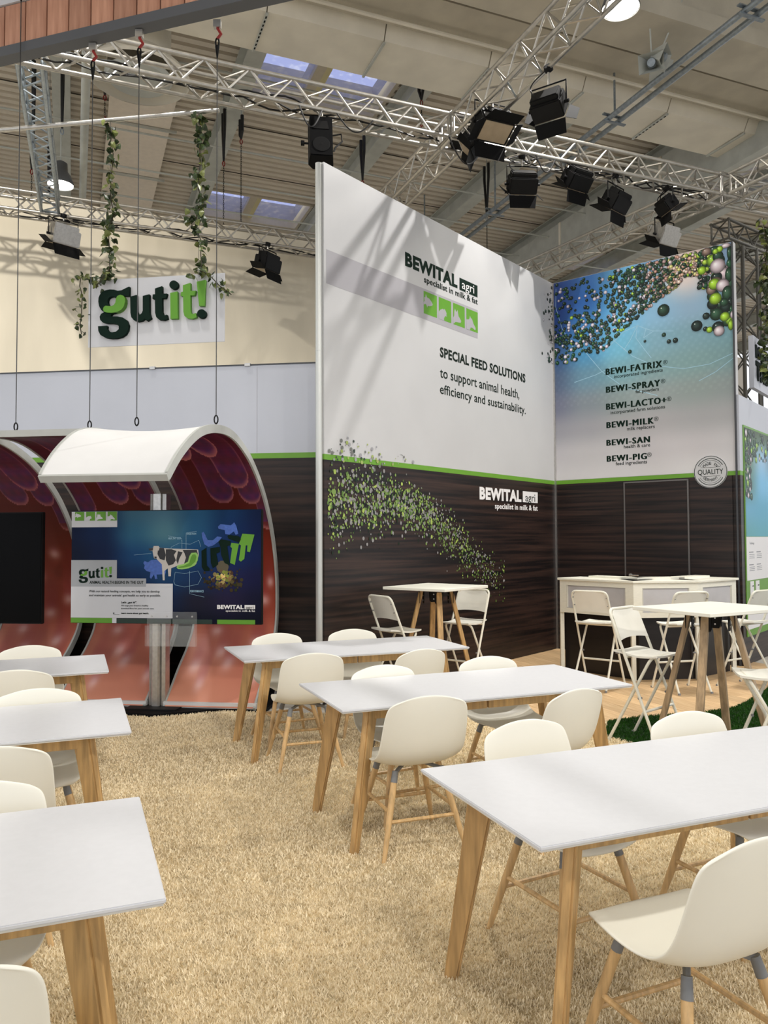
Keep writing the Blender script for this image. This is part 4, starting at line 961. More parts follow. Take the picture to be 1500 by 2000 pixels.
# =================================================================== SCREENS
F_S = frame(G(1.3, .30), -SDIR)
def scr_pt(px, py): return plane_loc(F_S, px, py)
ax0, az1 = scr_pt(139.1, 997.4); ax1, az1b = scr_pt(510.9, 994.3); _, az0 = scr_pt(140.4, 1217.9); _, az0b = scr_pt(510.9, 1219.7)
sz0, sz1 = (az0+az0b)/2, (az1+az1b)/2; SWd, SHt = ax1-ax0, sz1-sz0
scr = thing('display_screen', 'large screen showing the gut it poster with a cow, on a metal column', 'screen', F_S @ Vector(((ax0+ax1)/2, 0, sz0)), F_S.to_3x3())
b = MB(); b.box((0, .035, SHt/2), (SWd, .05, SHt)); link('screen_body', bevel_mesh(b.mesh('screen_body', M_black), .004), scr)
def SX(zx): return (zx-37)/1428*SWd-SWd/2
def SZ(zy): return (918-zy)/858*SHt
SG = [[(10, 30, 66), (16, 48, 92), (66, 112, 138), (78, 122, 146), (38, 92, 132), (16, 54, 98), (8, 26, 64)],
      [(8, 24, 58), (12, 40, 84), (50, 108, 142), (90, 140, 156), (40, 98, 140), (14, 48, 100), (8, 26, 70)],
      [(6, 18, 46), (8, 30, 72), (24, 74, 124), (40, 100, 144), (26, 76, 128), (14, 44, 100), (10, 28, 76)],
      [(5, 14, 36), (6, 22, 54), (14, 46, 92), (24, 66, 110), (22, 54, 100), (30, 34, 80), (18, 20, 62)],
      [(4, 10, 28), (5, 14, 36), (8, 26, 58), (12, 36, 76), (30, 30, 50), (34, 28, 60), (12, 14, 44)],
      [(3, 8, 22), (4, 9, 26), (5, 14, 36), (6, 18, 44), (8, 14, 34), (8, 12, 36), (4, 8, 28)]]
colgrid('screen_picture', 90, 56, lambda a, b_: ((a-.5)*(SWd-.012), .006, .006+b_*(SHt-.012)), lambda a, b_: tuple(q*.86 for q in lerpgrid(SG, a, b_)), print_mat('screen print', .4, .12), scr)
def sbox(x0, y0, x1, y1, m, name='white_field', y=.004, t=.001):
    b = MB(); b.box((SX((x0+x1)/2), y, SZ((y0+y1)/2)), (SX(x1)-SX(x0), t, SZ(y0)-SZ(y1))); return b.build(name, m, scr)
M_sw = mat('screen white', (200, 202, 206), .4, spec=.1); M_sg = mat('screen grey', (160, 164, 168), .4, spec=.1)
sbox(40, 68, 390, 187, M_sw); sbox(40, 438, 390, 580, M_sg); sbox(40, 577, 612, 640, M_sg, y=.0036); sbox(40, 640, 812, 876, M_sw); sbox(612, 616, 812, 641, M_sw)
sbox(40, 877, 357, 915, M_lg, 'colour_bar'); sbox(357, 877, 390, 915, M_sw, 'colour_bar'); sbox(390, 882, 1105, 915, mat('screen dark green', (6, 40, 30), .3), 'colour_bar'); sbox(1142, 882, 1418, 915, M_lg, 'colour_bar')
icons(I4, [(SX(a), SX(c), SZ(137), SZ(69)) for a, c in ((67, 137), (152, 220), (232, 303), (318, 388))], scr, M_lg, M_sw, .002, .001)
def st(body, x0, x1, base, cap, m=M_txt, bold=.0): text_on(I4, body, SX(x0), SX(x1), SZ(base), cap/858*SHt, m, scr, bold, .001)
_st = st
def st(body, x0, x1, base, cap, m=M_txt, bold=.0):
    o = text_on(Matrix.Translation((0, .002, 0)), body, SX(x0), SX(x1), SZ(base), cap/858*SHt, m, scr, bold, .001); return o
st('ANIMAL HEALTH BEGINS IN THE GUT', 183, 593, 618, 22, M_txt, .01)
st('With our natural feeding concepts, we help you to develop', 180, 715, 683, 17); st("and maintain your animals' gut health as early as possible.", 180, 723, 713, 17)
st('Let\'s „gut it!".', 425, 545, 765, 14, M_txt, .03); st('We urge you: Ensure a healthy', 425, 630, 787, 11); st('intestinal flora for your animals now.', 425, 675, 809, 11); st('Learn more about gut health.', 425, 637, 845, 11, M_txt, .03)
b = MB(); b.path([(SX(365), .002, SZ(838)), (SX(380), .002, SZ(850)), (SX(412), .002, SZ(848))], .0015, 4); b.path([(SX(376), .002, SZ(834)), (SX(365), .002, SZ(838)), (SX(368), .002, SZ(850))], .0015, 4); b.build('arrow', M_txt, scr)
st('BEWITAL', 1142, 1335, 803, 31, M_wtxt, .05); sbox(1342, 772, 1418, 803, M_wtxt, 'white_field', .003); o = st('agri', 1352, 1408, 799, 22, M_txt); o.location = (0, -.002, 0); st('specialist in milk & fat', 1205, 1418, 822, 14, M_wtxt, .01)
# small logo on the screen and big 3D logo share these outlines (zoom units)
def circ(cx, cy, rx, ry=None, n=36): ry = ry or rx; return [(cx+rx*math.cos(2*math.pi*i/n), cy+ry*math.sin(2*math.pi*i/n)) for i in range(n)]
LOGO = [('letter_g', 'dg', [[(222, 345), (224, 310), (236, 280), (258, 255), (290, 238), (330, 231), (372, 233), (405, 243), (440, 238), (480, 218), (512, 203), (511, 250), (510, 292), (448, 291), (470, 320), (474, 350), (462, 395), (435, 428), (395, 448), (350, 458), (338, 474), (345, 484), (400, 484), (450, 494), (488, 520), (506, 565), (500, 612), (478, 652), (440, 678), (390, 691), (340, 692), (285, 684), (242, 660), (222, 620), (219, 576), (304, 571), (302, 600), (318, 624), (350, 634), (390, 626), (414, 604), (414, 574), (392, 556), (350, 550), (300, 549), (262, 540), (240, 518), (234, 488), (246, 462), (276, 444), (250, 425), (230, 390)],
                          [(352+44*math.cos(a), 343+46*math.sin(a)) for a in [i*math.pi/14 for i in range(28)]]], 0),
        ('letter_g_swoosh', 'lg', [[(274, 425), (280, 402), (300, 388), (330, 392), (355, 392), (378, 380), (391, 358), (396, 322), (410, 296), (436, 286), (464, 294), (480, 320), (481, 355), (470, 395), (446, 426), (410, 446), (360, 454), (310, 452), (284, 444)]], 1),
        ('letter_u', 'dg', [[(522, 298), (582, 282), (584, 430), (596, 462), (612, 468), (628, 456), (640, 430), (640, 291), (701, 276), (702, 450), (708, 472), (719, 500), (680, 528), (656, 506), (630, 526), (590, 533), (556, 520), (532, 492), (524, 450)]], 0),
        ('letter_t', 'dg', [[(755, 222), (821, 199), (821, 270), (869, 269), (855, 313), (821, 314), (822, 436), (832, 466), (848, 474), (866, 467), (874, 505), (838, 520), (795, 516), (767, 492), (756, 450), (755, 318), (731, 318), (734, 278), (755, 276)]], 0),
        ('letter_i', 'lg', [[(898, 263), (966, 249), (969, 505), (901, 508)]], 0), ('letter_i_dot', 'dg', [circ(931, 187, 41)], 0),
        ('letter_t', 'lg', [[(1018, 191), (1088, 169), (1088, 244), (1141, 242), (1127, 286), (1088, 287), (1090, 430), (1098, 458), (1114, 462), (1140, 452), (1147, 492), (1106, 507), (1060, 502), (1032, 480), (1022, 440), (1020, 293), (996, 291), (1000, 256), (1018, 252)]], 0),
        ('exclamation_mark', 'lg', [[(1147, 158), (1229, 140), (1218, 385), (1170, 386)]], 0), ('exclamation_dot', 'dg', [circ(1193, 459, 42)], 0)]
for nm, c, loops, up in LOGO:
    lp = [[(SX(100+(x-222)/1010*253), SZ(487+(y-(140+(x-222)*-.0))/552*126)) for x, y in l] for l in loops]
    b = MB(); b.prism(lp[0], .001 + .0006*up, Matrix.Translation((0, .0025, 0)) @ SQ, holes=lp[1:]); b.build(nm, M_dg if c == 'dg' else M_lg, scr)
# cow, ghost animals, letters and seeds on the picture
M_cw = mat('printed cow white', (190, 184, 176), .4); M_cb = mat('printed cow black', (22, 22, 26), .4); M_gh = mat('printed blue animal', (60, 96, 176), .4, noise=.2, scale=40)
def sp_(pts, m, name, y=.004): 
    b = MB(); b.prism([(SX(x), SZ(y_)) for x, y_ in pts], .001, Matrix.Translation((0, y, 0)) @ SQ); return b.build(name, m, scr)
sp_([(600, 445), (625, 455), (650, 438), (690, 436), (730, 448), (755, 480), (760, 530), (745, 580), (738, 545), (690, 548), (698, 580), (680, 582), (672, 545), (650, 580), (640, 570), (645, 530), (615, 520), (595, 500), (602, 480), (590, 460)], M_gh, 'printed_pig')
sp_([(1145, 190), (1165, 170), (1200, 175), (1240, 180), (1265, 158), (1280, 185), (1295, 245), (1275, 250), (1262, 225), (1230, 250), (1200, 245), (1195, 215), (1150, 205)], M_gh, 'printed_calf', .0045)
sp_([(1025, 235), (1040, 228), (1052, 250), (1070, 290), (1110, 290), (1140, 262), (1175, 268), (1150, 300), (1110, 330), (1075, 340), (1045, 320), (1030, 270)], M_gh, 'printed_chicken', .0045)
sp_([(628, 352), (665, 345), (668, 332), (705, 332), (712, 345), (745, 348), (800, 352), (1000, 360), (1005, 400), (985, 470), (930, 500), (850, 480), (800, 500), (798, 560), (780, 560), (775, 500), (750, 520), (752, 590), (738, 590), (730, 470), (700, 440), (690, 428), (672, 425), (665, 400), (660, 370), (640, 368)], M_cw, 'printed_cow', .0035)
for q in ([(628, 352), (664, 346), (662, 366), (640, 368)], [(712, 346), (745, 348), (760, 400), (750, 440), (715, 430), (700, 400)], [(760, 358), (800, 356), (840, 370), (820, 400), (835, 440), (815, 470), (780, 480), (760, 440)], [(850, 372), (885, 380), (860, 430), (850, 470), (838, 440)], [(885, 362), (990, 362), (1000, 400), (960, 430), (930, 470), (895, 470), (910, 420), (900, 390)], [(700, 365), (712, 368), (706, 400), (696, 395)], [(674, 412), (690, 412), (692, 426), (674, 424)]):
    sp_(q, M_cb, 'cow_patch', .003)
sp_([(840, 492), (850, 476), (890, 470), (925, 450), (935, 410), (950, 385), (985, 382), (1000, 400), (998, 440), (975, 480), (930, 500), (880, 508), (850, 505)], mat('lime print edge', (140, 190, 90), .4), 'printed_organ', .0025)
sp_([(852, 490), (892, 482), (935, 460), (948, 415), (960, 396), (980, 396), (988, 415), (980, 450), (945, 484), (890, 496), (860, 498)], M_lg, 'printed_organ', .0018)
for q, m in (([(1025, 370), (1062, 345), (1065, 480), (1085, 500), (1085, 520), (1045, 520), (1028, 490)], M_dg), ([(1090, 350), (1160, 340), (1160, 380), (1135, 390), (1150, 470), (1110, 500), (1095, 460)], M_dg), ([(1150, 300), (1170, 284), (1240, 296), (1235, 330), (1215, 335), (1235, 480), (1195, 460), (1170, 400), (1165, 340)], M_dg), ([(1216, 262), (1225, 250), (1300, 262), (1318, 285), (1300, 308), (1225, 280)], M_dg),
             ([(1245, 310), (1300, 318), (1270, 475), (1236, 460), (1250, 350), (1238, 340)], M_lg), ([(1325, 243), (1413, 250), (1400, 300), (1380, 380), (1360, 375), (1362, 330), (1350, 330), (1340, 430), (1315, 450), (1300, 440), (1315, 330), (1300, 320)], M_lg)):
    sp_(q, m, 'printed_letter', .0022)
L = []
for _ in range(150):
    a = random.gauss(1190, 75); c = random.gauss(590, 34)
    if 1030 < a < 1330 and 500 < c < 670: r = random.uniform(.006, .018); k = max(.25, 1-abs(a-1180)/180-abs(c-560)/160); L.append((SX(a), SZ(c), r, r, tuple(q*k for q in random.choice([(236, 210, 130), (220, 180, 110), (170, 180, 80), (150, 110, 80)]))))
for r, k in ((46, .35), (34, .6), (20, .9)):
    L.insert(0, (SX(1180), SZ(490), r/1428*SWd, r/1428*SWd, tuple(q*k for q in (255, 236, 190))))
discs('printed_seeds', I4, L, scr, MATS['screen print'], y0=.0035, dy=-.000008, n=10, shaded=False)
for body, x0, x1, y0, y1, c in (('HEALTHY GUT', 778, 872, 283, 292, 16), ('DIGESTION', 915, 985, 248, 230, 14), ('PERFORMANCE', 943, 1042, 680, 700, 17)):
    st(body, x0, x1, y0, c, M_line, .01)
def sline(pts, w=.0022, m=M_line):
    b = MB(); b.path([(SX(x), .003, SZ(y)) for x, y in pts], w, 4); b.build('picture_line', m, scr)
for pts in ([(910, 235), (910, 370)], [(880, 290), (880, 350)], [(938, 520), (938, 690), (1046, 715)], [(775, 256), (878, 276), (878, 298)], [(910, 235), (988, 222)], [(520, 400), (650, 388)], [(820, 600), (830, 530), (900, 540), (1000, 520), (1025, 570), (1000, 620), (900, 640), (830, 625), (820, 600)], [(780, 420), (800, 340), (860, 310), (940, 320), (1005, 290), (1020, 340)]):
    sline(pts, .0014)
# column, foot and leaflet holder
colp = G(.945, -.03); cl_ = thing('screen_column', 'aluminium profile column carrying the poster screen', 'column', colp, F_S.to_3x3())
cw = .16
prof = [(-.08, .07), (-.08, -.03), (-.066, -.045), (-.05, -.03), (-.045, -.055), (-.03, -.07), (.02, -.07), (.035, -.055), (.04, -.03), (.05, -.045), (.08, -.03), (.08, .07)]
b = MB(); b.prism(prof, 1.98, z0=.04); b.build('profile_post', M_alu, cl_)
b = MB(); b.box((0, 0, .035), (.5, .4, .012)); b.build('foot_plate', M_black, cl_)
b = MB(); b.box((0, -.16, 1.36), (.3, .24, .3)); b.build('screen_mount', M_black, cl_)
hl = thing('leaflet_holder', 'clear acrylic leaflet holder below the poster screen', 'holder', F_S @ Vector(((scr_pt(340, 1200)[0]), .0, scr_pt(340, 1262)[1])), F_S.to_3x3())
M_acr = mat('clear acrylic', (235, 240, 240), .08, alpha=.06, spec=.5)
for k in (-1, 1):
    b = MB(); b.box((k*.12, -.05, .16), (.225, .004, .3)); b.box((k*.12, -.09, .1), (.225, .004, .18)); b.box((k*.12, -.07, .01), (.225, .044, .004)); b.build('pocket', M_acr, hl)
    for c in (-1, 1):
        b = MB(); b.tube((k*.12+c*.07, -.046, .27), (k*.12+c*.07, -.056, .27), .008, n=8); b.build('screw', M_alu, hl)
# black screen at the left edge
bx1, bt = scr_pt(82, 1000); _, bb = scr_pt(82, 1219)
s2 = thing('display_screen', 'switched off black screen at the left edge inside the left canopy', 'screen', F_S @ Vector((bx1-SWd/2, 0, bb)), F_S.to_3x3())
b = MB(); b.box((0, .035, (bt-bb)/2), (SWd, .05, bt-bb)); link('screen_body', bevel_mesh(b.mesh('screen_body', M_black), .004), s2)
b = MB(); b.box((0, .006, (bt-bb)/2), (SWd-.02, .004, bt-bb-.02)); b.build('screen_glass', mat('screen glass', (2, 2, 3), .3, spec=.08), s2)
b = MB(); b.prism(prof, 2.0, z0=.0); o = b.build('profile_post', M_alu, s2); o.location = (0.1, .2, -bb+.03)

# =================================================================== HANGING SIGN "gut it!"
sg_c = at(200, 236, 6.42)
sdz = Vector((math.sin(rad(81.3)), -math.cos(rad(81.3)), 0))
FS = frame((sg_c.x, sg_c.y), sdz)
cs4 = [plane_loc(FS, *p) for p in ((171.5, 548), (438.3, 532.4), (438.7, 666.3), (172.3, 679))]
x0, x1 = (cs4[0][0]+cs4[3][0])/2, (cs4[1][0]+cs4[2][0])/2; z1, z0 = (cs4[0][1]+cs4[1][1])/2, (cs4[2][1]+cs4[3][1])/2
sign = thing('hanging_sign', 'hanging translucent sign with green three dimensional gut it letters', 'sign', FS @ Vector(((x0+x1)/2, 0, z0)), FS.to_3x3())
SM = sign.matrix_basis.copy(); 
bpy.context.view_layer.update(); SI = Matrix.Translation((-(x0+x1)/2, 0, -z0))
b = MB(); b.box(((x0+x1)/2, .012, (z0+z1)/2), (x1-x0, .012, z1-z0), SI); link('panel', bevel_mesh(b.mesh('panel', mat('milky acrylic', (214, 215, 220), .25, alpha=.72, spec=.5)), .002), sign)
zc = lambda x, y: plane_loc(FS, 150+x/4.839, 520+y/4.839)
for nm, c, loops, up in LOGO:
    lp = [[zc(x, y) for x, y in l] for l in loops]
    b = MB(); b.prism(lp[0], .045+.02*up, SI @ SQ, holes=lp[1:]); b.build(nm, M_dg if c == 'dg' else M_lg, sign)
# tube that carries sign and ivy
e0, e1 = FS @ Vector((-2.2, 0, 6.42)), FS @ Vector((plane_loc(FS, 428, 210)[0], 0, 6.42))
b = MB(); b.tube(e0, e1, .026, n=12); tag(b.build('sign_tube', M_alu, smooth=True), 'bare aluminium tube crossing above the gut it sign and carrying the ivy', 'tube')
for k, px in enumerate((215, 389)):
    x, _ = plane_loc(FS, px, 400); b = MB(); b.tube(FS @ Vector((x, 0, z1)), FS @ Vector((x, 0, 6.4)), .003, n=5)
    tag(b.build('sign_wire', MATS['steel wire']), ['thin wire inside the left ivy garland holding the sign', 'thin wire inside the right ivy garland holding the sign'][k], 'wire')

# ---- ivy
def ivy(label, F, pts, n, depth=-.02, size=.05):
    """pts pixel polyline on the plane of F"""
    t = thing('ivy_garland', label, 'ivy'); q = [F @ Vector((plane_loc(F, *p)[0], depth, plane_loc(F, *p)[1])) for p in pts]
    fine = []
    for a, c in zip(q[:-1], q[1:]):
        m = max(2, int((c-a).length/.12))
        for i in range(m): fine.append(a+(c-a)*i/m+Vector((random.gauss(0, .014), random.gauss(0, .02), 0)))
    fine.append(q[-1]); b = MB(); b.path(fine, .006, 5); b.build('vine', mat('ivy stem', (54, 48, 28), .7), t, smooth=True)
    for m_, part, frac in ((M_ivy, 'dark', .68), (M_ivyl, 'light', .32)):
        b = MB()
        for _ in range(int(n*frac)):
            i = random.randrange(len(fine)-1); p = fine[i]+(fine[i+1]-fine[i])*random.random()+Vector((random.gauss(0, .04), random.gauss(0, .04), random.gauss(0, .02)))
            s = size*random.uniform(.7, 1.25); R = Matrix.Translation(p) @ Euler((random.uniform(-1.2, .6), random.uniform(-.8, .8), random.uniform(0, 6.28))).to_matrix().to_4x4()
            b.add([(0, 0, 0), (-s*.55, 0, -s*.25), (-s*.4, -s*.12, -s*.75), (0, -s*.25, -s*1.25), (s*.4, -s*.12, -s*.75), (s*.55, 0, -s*.25), (0, s*.05, -s*.5)], [(0, 1, 6), (1, 2, 6), (2, 3, 6), (3, 4, 6), (4, 5, 6), (5, 0, 6)], R)
        o = b.build('leaves', m_, t, kind='stuff')
ivy('left ivy garland hanging from the tube down to the gut it sign', FS, [(215, 238), (219, 300), (214, 360), (222, 420), (215, 470), (219, 520), (214, 545)], 150, size=.062)
ivy('short ivy trailing from the left corner of the gut it sign', FS, [(214, 543), (185, 546), (162, 545), (167, 580), (160, 620), (164, 655)], 60, -.05, .045)
ivy('small ivy sprig on the face of the gut it sign', FS, [(214, 543), (205, 560), (196, 568)], 12, -.09, .05)
ivy('right ivy garland hanging from the tube down to the gut it sign', FS, [(389, 218), (396, 290), (388, 350), (400, 400), (386, 440), (394, 500), (390, 538)], 160, size=.062)
ivy('ivy trailing off the right corner of the gut it sign', FS, [(392, 530), (412, 538), (432, 562), (455, 578)], 32, -.05, .055)

# =================================================================== SIGN AT THE RIGHT EDGE
FQ = frame(at(1466, 1075, .0) if False else (4.9, 10.0), (.42, -.30) if False else (math.sin(rad(25)), math.cos(rad(25))))
FQ = frame((4.72, 10.0), (math.sin(rad(39)), math.cos(rad(39))))
qa, qb = plane_loc(FQ, 1466, 655), plane_loc(FQ, 1466, 756)
rs = thing('hanging_sign', 'hanging white sign with tall black letters at the right edge behind the ivy', 'sign', FQ @ Vector((0, 0, 0)), FQ.to_3x3())
Wd = 1.7
b = MB(); b.box((qa[0]+Wd/2, 0, (qa[1]+qb[1])/2), (Wd, .06, qa[1]-qb[1])); b.build('sign_box', M_wallc, rs)
h = qa[1]-qb[1]
text_on(Matrix.Translation((0, -.032, 0)), 'MORE', qa[0]+.08, qa[0]+.95, qb[1]+h*.60, h*.24, M_txt, rs, .05, .012, 'letters')
text_on(Matrix.Translation((0, -.032, 0)), 'THIXI', qa[0]+.08, qa[0]+.95, qb[1]+h*.17, h*.36, M_txt, rs, .05, .012, 'letters')
ivy('ivy garland hanging in front of the right edge sign', FQ, [(1474, 430), (1478, 500), (1472, 560), (1480, 620), (1470, 655), (1474, 700), (1477, 745)], 170, -.12, .075)

# =================================================================== DINING TABLES
TL, TW_, TZ = 1.77, .79, .74
def dining_table(P0, label):
    c = P0 + U2*TL/2 + V2*TW_/2; t = thing('dining_table', label, 'table', (c.x, c.y, 0), TA, 'white dining tables with oak legs')
    return t
def table_parts(t):
    b = MB(); b.box((0, 0, TZ-.006), (TL, TW_, .012)); link('tabletop', bevel_mesh(b.mesh('tabletop', M_white), .003, 2), t)
    b = MB(); b.box((0, 0, TZ-.015), (TL-.012, TW_-.012, .006)); b.build('top_underlay', M_tedge, t)
    for s in (-1, 1):
        for q in (-1, 1):
            b = MB(); b.box((q*(TL/4-.09), s*(TW_/2-.13), TZ-.055), (TL/2-.19, .024, .06)); link('apron_rail', bevel_mesh(b.mesh('apron_rail', M_oak), .002, 1), t)
    for s in (-1, 1):
        b = MB(); b.box((s*(TL/2-.22), 0, TZ-.055), (.024, TW_-.26, .06)); b.build('end_rail', M_oak, t)
    b = MB(); b.box((0, 0, TZ-.03), (TL-.4, .08, .012)); b.build('cross_batten', M_oak, t)
    for sx in (-1, 1):
        for sy in (-1, 1):
            top = Vector((sx*(TL/2-.20), sy*(TW_/2-.125), TZ-.024)); bot = Vector((sx*(TL/2-.085), sy*(TW_/2-.07), 0))
            vs = []
            dg_ = Vector((sx*.75, sy*.66, 0)).normalized(); pd = Vector((-dg_.y, dg_.x, 0))
            for p, (wx_, wy_) in ((bot, (.05, .036)), (top, (.10, .040))):
                for a, c in ((-1, -1), (1, -1), (1, 1), (-1, 1)): q_ = p+dg_*a*wx_/2+pd*c*wy_/2; vs.append((q_.x, q_.y, q_.z))
            b = MB(); b.add(vs, [(3, 2, 1, 0), (4, 5, 6, 7), (0, 1, 5, 4), (1, 2, 6, 5), (2, 3, 7, 6), (3, 0, 4, 7)])
            link('leg', bevel_mesh(b.mesh('leg', M_oak), .007, 2), t)
TABS = [('front right dining table, largest white tabletop in the lower right', at(1055, 1655, .74)), ('middle dining table of the right row, between two rows of cream chairs', at(668, 1388, .74)), ('rear dining table of the right row in front of the silver pole', at(477, 1291, .74)),
        ('front left dining table cut by the lower left edge', None), ('middle dining table of the left row at the left edge', None), ('rear dining table of the left row before the printed panels', None)]
lefts = [at(325, 1755, .74), at(257, 1428, .74), at(213, 1310, .74)]
proto = None
for i, (lb, p) in enumerate(TABS):
    if p is None: p = lefts[i-3] - U2*TL
    p = Vector((p.x, p.y, 0)); t = dining_table(p, lb)
    if proto is None: table_parts(t); proto = t
    else:
        for ch in proto.children: copy_tree(ch, t)

# =================================================================== DINING CHAIRS
def shell_mesh():
    prof = [(.232, .425), (.222, .444), (.19, .452), (.12, .449), (.03, .440), (-.06, .434), (-.13, .437), (-.18, .455), (-.212, .495), (-.230, .55), (-.243, .62), (-.255, .69), (-.264, .745), (-.269, .785), (-.272, .812)]
    wid = [.155, .185, .205, .222, .232, .236, .237, .236, .235, .233, .230, .226, .219, .204, .160]
    side = [.0, .004, .010, .014, .018, .026, .044, .056, .050, .038, .026, .016, .01, .006, .0]    # how far the edges wrap towards the sitter
    nx = 14; vs = []; n = len(prof)
    for i, ((y, z), w, sd) in enumerate(zip(prof, wid, side)):
        a = prof[max(0, i-1)]; c = prof[min(n-1, i+1)]; t = Vector((c[0]-a[0], c[1]-a[1])).normalized(); nrm = (-t.y*-1, t.x*-1)
        nrm = (t.y, -t.x)                      # points up / forward
        for j in range(nx+1):
            x = -1+2*j/nx; k = abs(x)**3
            yy, zz = y+nrm[0]*sd*k, z+nrm[1]*sd*k
            if i >= n-3: zz -= abs(x)**2.2*(.006, .016, .03)[i-(n-3)]
            if i <= 1: yy -= abs(x)**2.2*(.035, .02)[i]
            vs.append((x*w, yy, zz))
    me = bpy.data.meshes.new('s'); me.from_pydata(vs, [], [(i*(nx+1)+j, i*(nx+1)+j+1, (i+1)*(nx+1)+j+1, (i+1)*(nx+1)+j) for i in range(n-1) for j in range(nx)])
    o = bpy.data.objects.new('s', me); COL.objects.link(o)
    s = o.modifiers.new('a', 'SUBSURF'); s.levels = 1; k = o.modifiers.new('b', 'SOLIDIFY'); k.thickness = .009; k.offset = 0; s = o.modifiers.new('c', 'SUBSURF'); s.levels = 1
    dg = bpy.context.evaluated_depsgraph_get(); dg.update(); r = bpy.data.meshes.new_from_object(o.evaluated_get(dg)); bpy.data.objects.remove(o)
    r.name = 'shell'; r.polygons.foreach_set('use_smooth', [True]*len(r.polygons)); return r
def make_chair():
    t = thing('dining_chair', 'x', 'chair', group='cream shell chairs at the dining tables')
    link('shell', shell_mesh(), t, M_shell)
    b = MB(); b.path([(.13, .13, .405), (.06, .04, .424), (-.06, -.06, .424), (-.13, -.13, .405)], .011, 6); b.path([(-.13, .13, .405), (-.06, .04, .424), (.06, -.06, .424), (.13, -.13, .405)], .011, 6); b.build('under_frame', M_sock, t, smooth=True)
    J = {}
    for sx in (-1, 1):
        for sy in (-1, 1):
            top = Vector((sx*.125, sy*.125, .415)); bot = Vector((sx*.225, sy*.225, 0)); J[sx, sy] = (top, bot)
            k = top.lerp(bot, .13); b = MB(); b.path([top.lerp(bot, .08), top.lerp(bot, .5), bot], [.0165, .0165, .0105], 10); J[sx, sy, 'o'] = b.build('leg', M_ash, t, smooth=True)
            b = MB(); b.tube(top, k, .0155, .0178, n=10); b.build('leg_socket', M_sock, J[sx, sy, 'o'], smooth=True)
    def jp(k, f): return J[k][0].lerp(J[k][1], f)
    for sx in (-1, 1):
        b = MB(); b.tube(jp((sx, -1), .46), jp((sx, 1), .46), .0095, n=8); b.build('side_stretcher', M_ash, t, smooth=True)
    for sy in (-1, 1):
        b = MB(); b.tube(jp((-1, sy), .56), jp((1, sy), .56), .0095, n=8); b.build('cross_stretcher', M_ash, t, smooth=True)
    for k in [q for q in J if len(q) == 2]:
        for f in (.46, .56):
            q = jp(k, f); d = Vector((k[0], k[1], 0)).normalized()*.0155; b = MB(); b.tube(q, q+d, .004, n=6)
            if f == .46: b.build('plug', M_oak, J[k[0], k[1], 'o'])
    return t
pc_ = make_chair(); used = [False]
def chair(px, py, side, label, da=0):
    """px, py: middle of the top edge of the backrest"""
    bt = at(px, py, .812); f = V2*side; a = TA + (0 if side > 0 else math.pi) + rad(da)
    fw = Vector((-math.sin(a), math.cos(a), 0)); c = bt + fw*.272
    return put(pc_, used, (c.x, c.y, 0), a, label, group='cream shell chairs at the dining tables')
chair(612, 1275, 1, 'cream shell chair with its back to us, left near side of the rear right table', -3)
chair(825, 1267, 1, 'cream shell chair with its back to us, right near side of the rear right table', 12)
chair(540, 1236, -1, 'cream shell chair facing us, left far side of the rear right table', 4)
chair(687, 1228, -1, 'cream shell chair facing us, right far side of the rear right table', -2)
chair(838, 1358, 1, 'cream shell chair with its back to us, left near side of the middle right table', -2)
chair(1128, 1345, 1, 'cream shell chair with its back to us, right near side of the middle right table', 14)
chair(746, 1298, -1, 'cream shell chair facing us, left far side of the middle right table', 4)
chair(951, 1281, -1, 'cream shell chair facing us, right far side of the middle right table', 0)
chair(1022, 1405, -1, 'cream shell chair facing us, left far side of the front right table', 6)
chair(1338, 1389, -1, 'cream shell chair facing us, right far side of the front right table', 2)
chair(1492, 1634, 1, 'largest cream shell chair at the lower right corner with its back to us', 2)
chair(58, 1260, -1, 'cream shell chair facing us, far side of the rear left table', 2)
chair(28, 1308, 1, 'cream shell chair with its back to us, near side of the rear left table', 0)
chair(72, 1344, -1, 'cream shell chair facing us, far side of the middle left table', 3)
chair(-22, 1458, 1, 'cream shell chair with its back to us, near side of the middle left table', 0)
chair(-55, 1526, -1, 'cream shell chair facing us, far side of the front left table', 2)
chair(-170, 1893, 1, 'cream shell chair at the lower left corner with its back to us', 0)

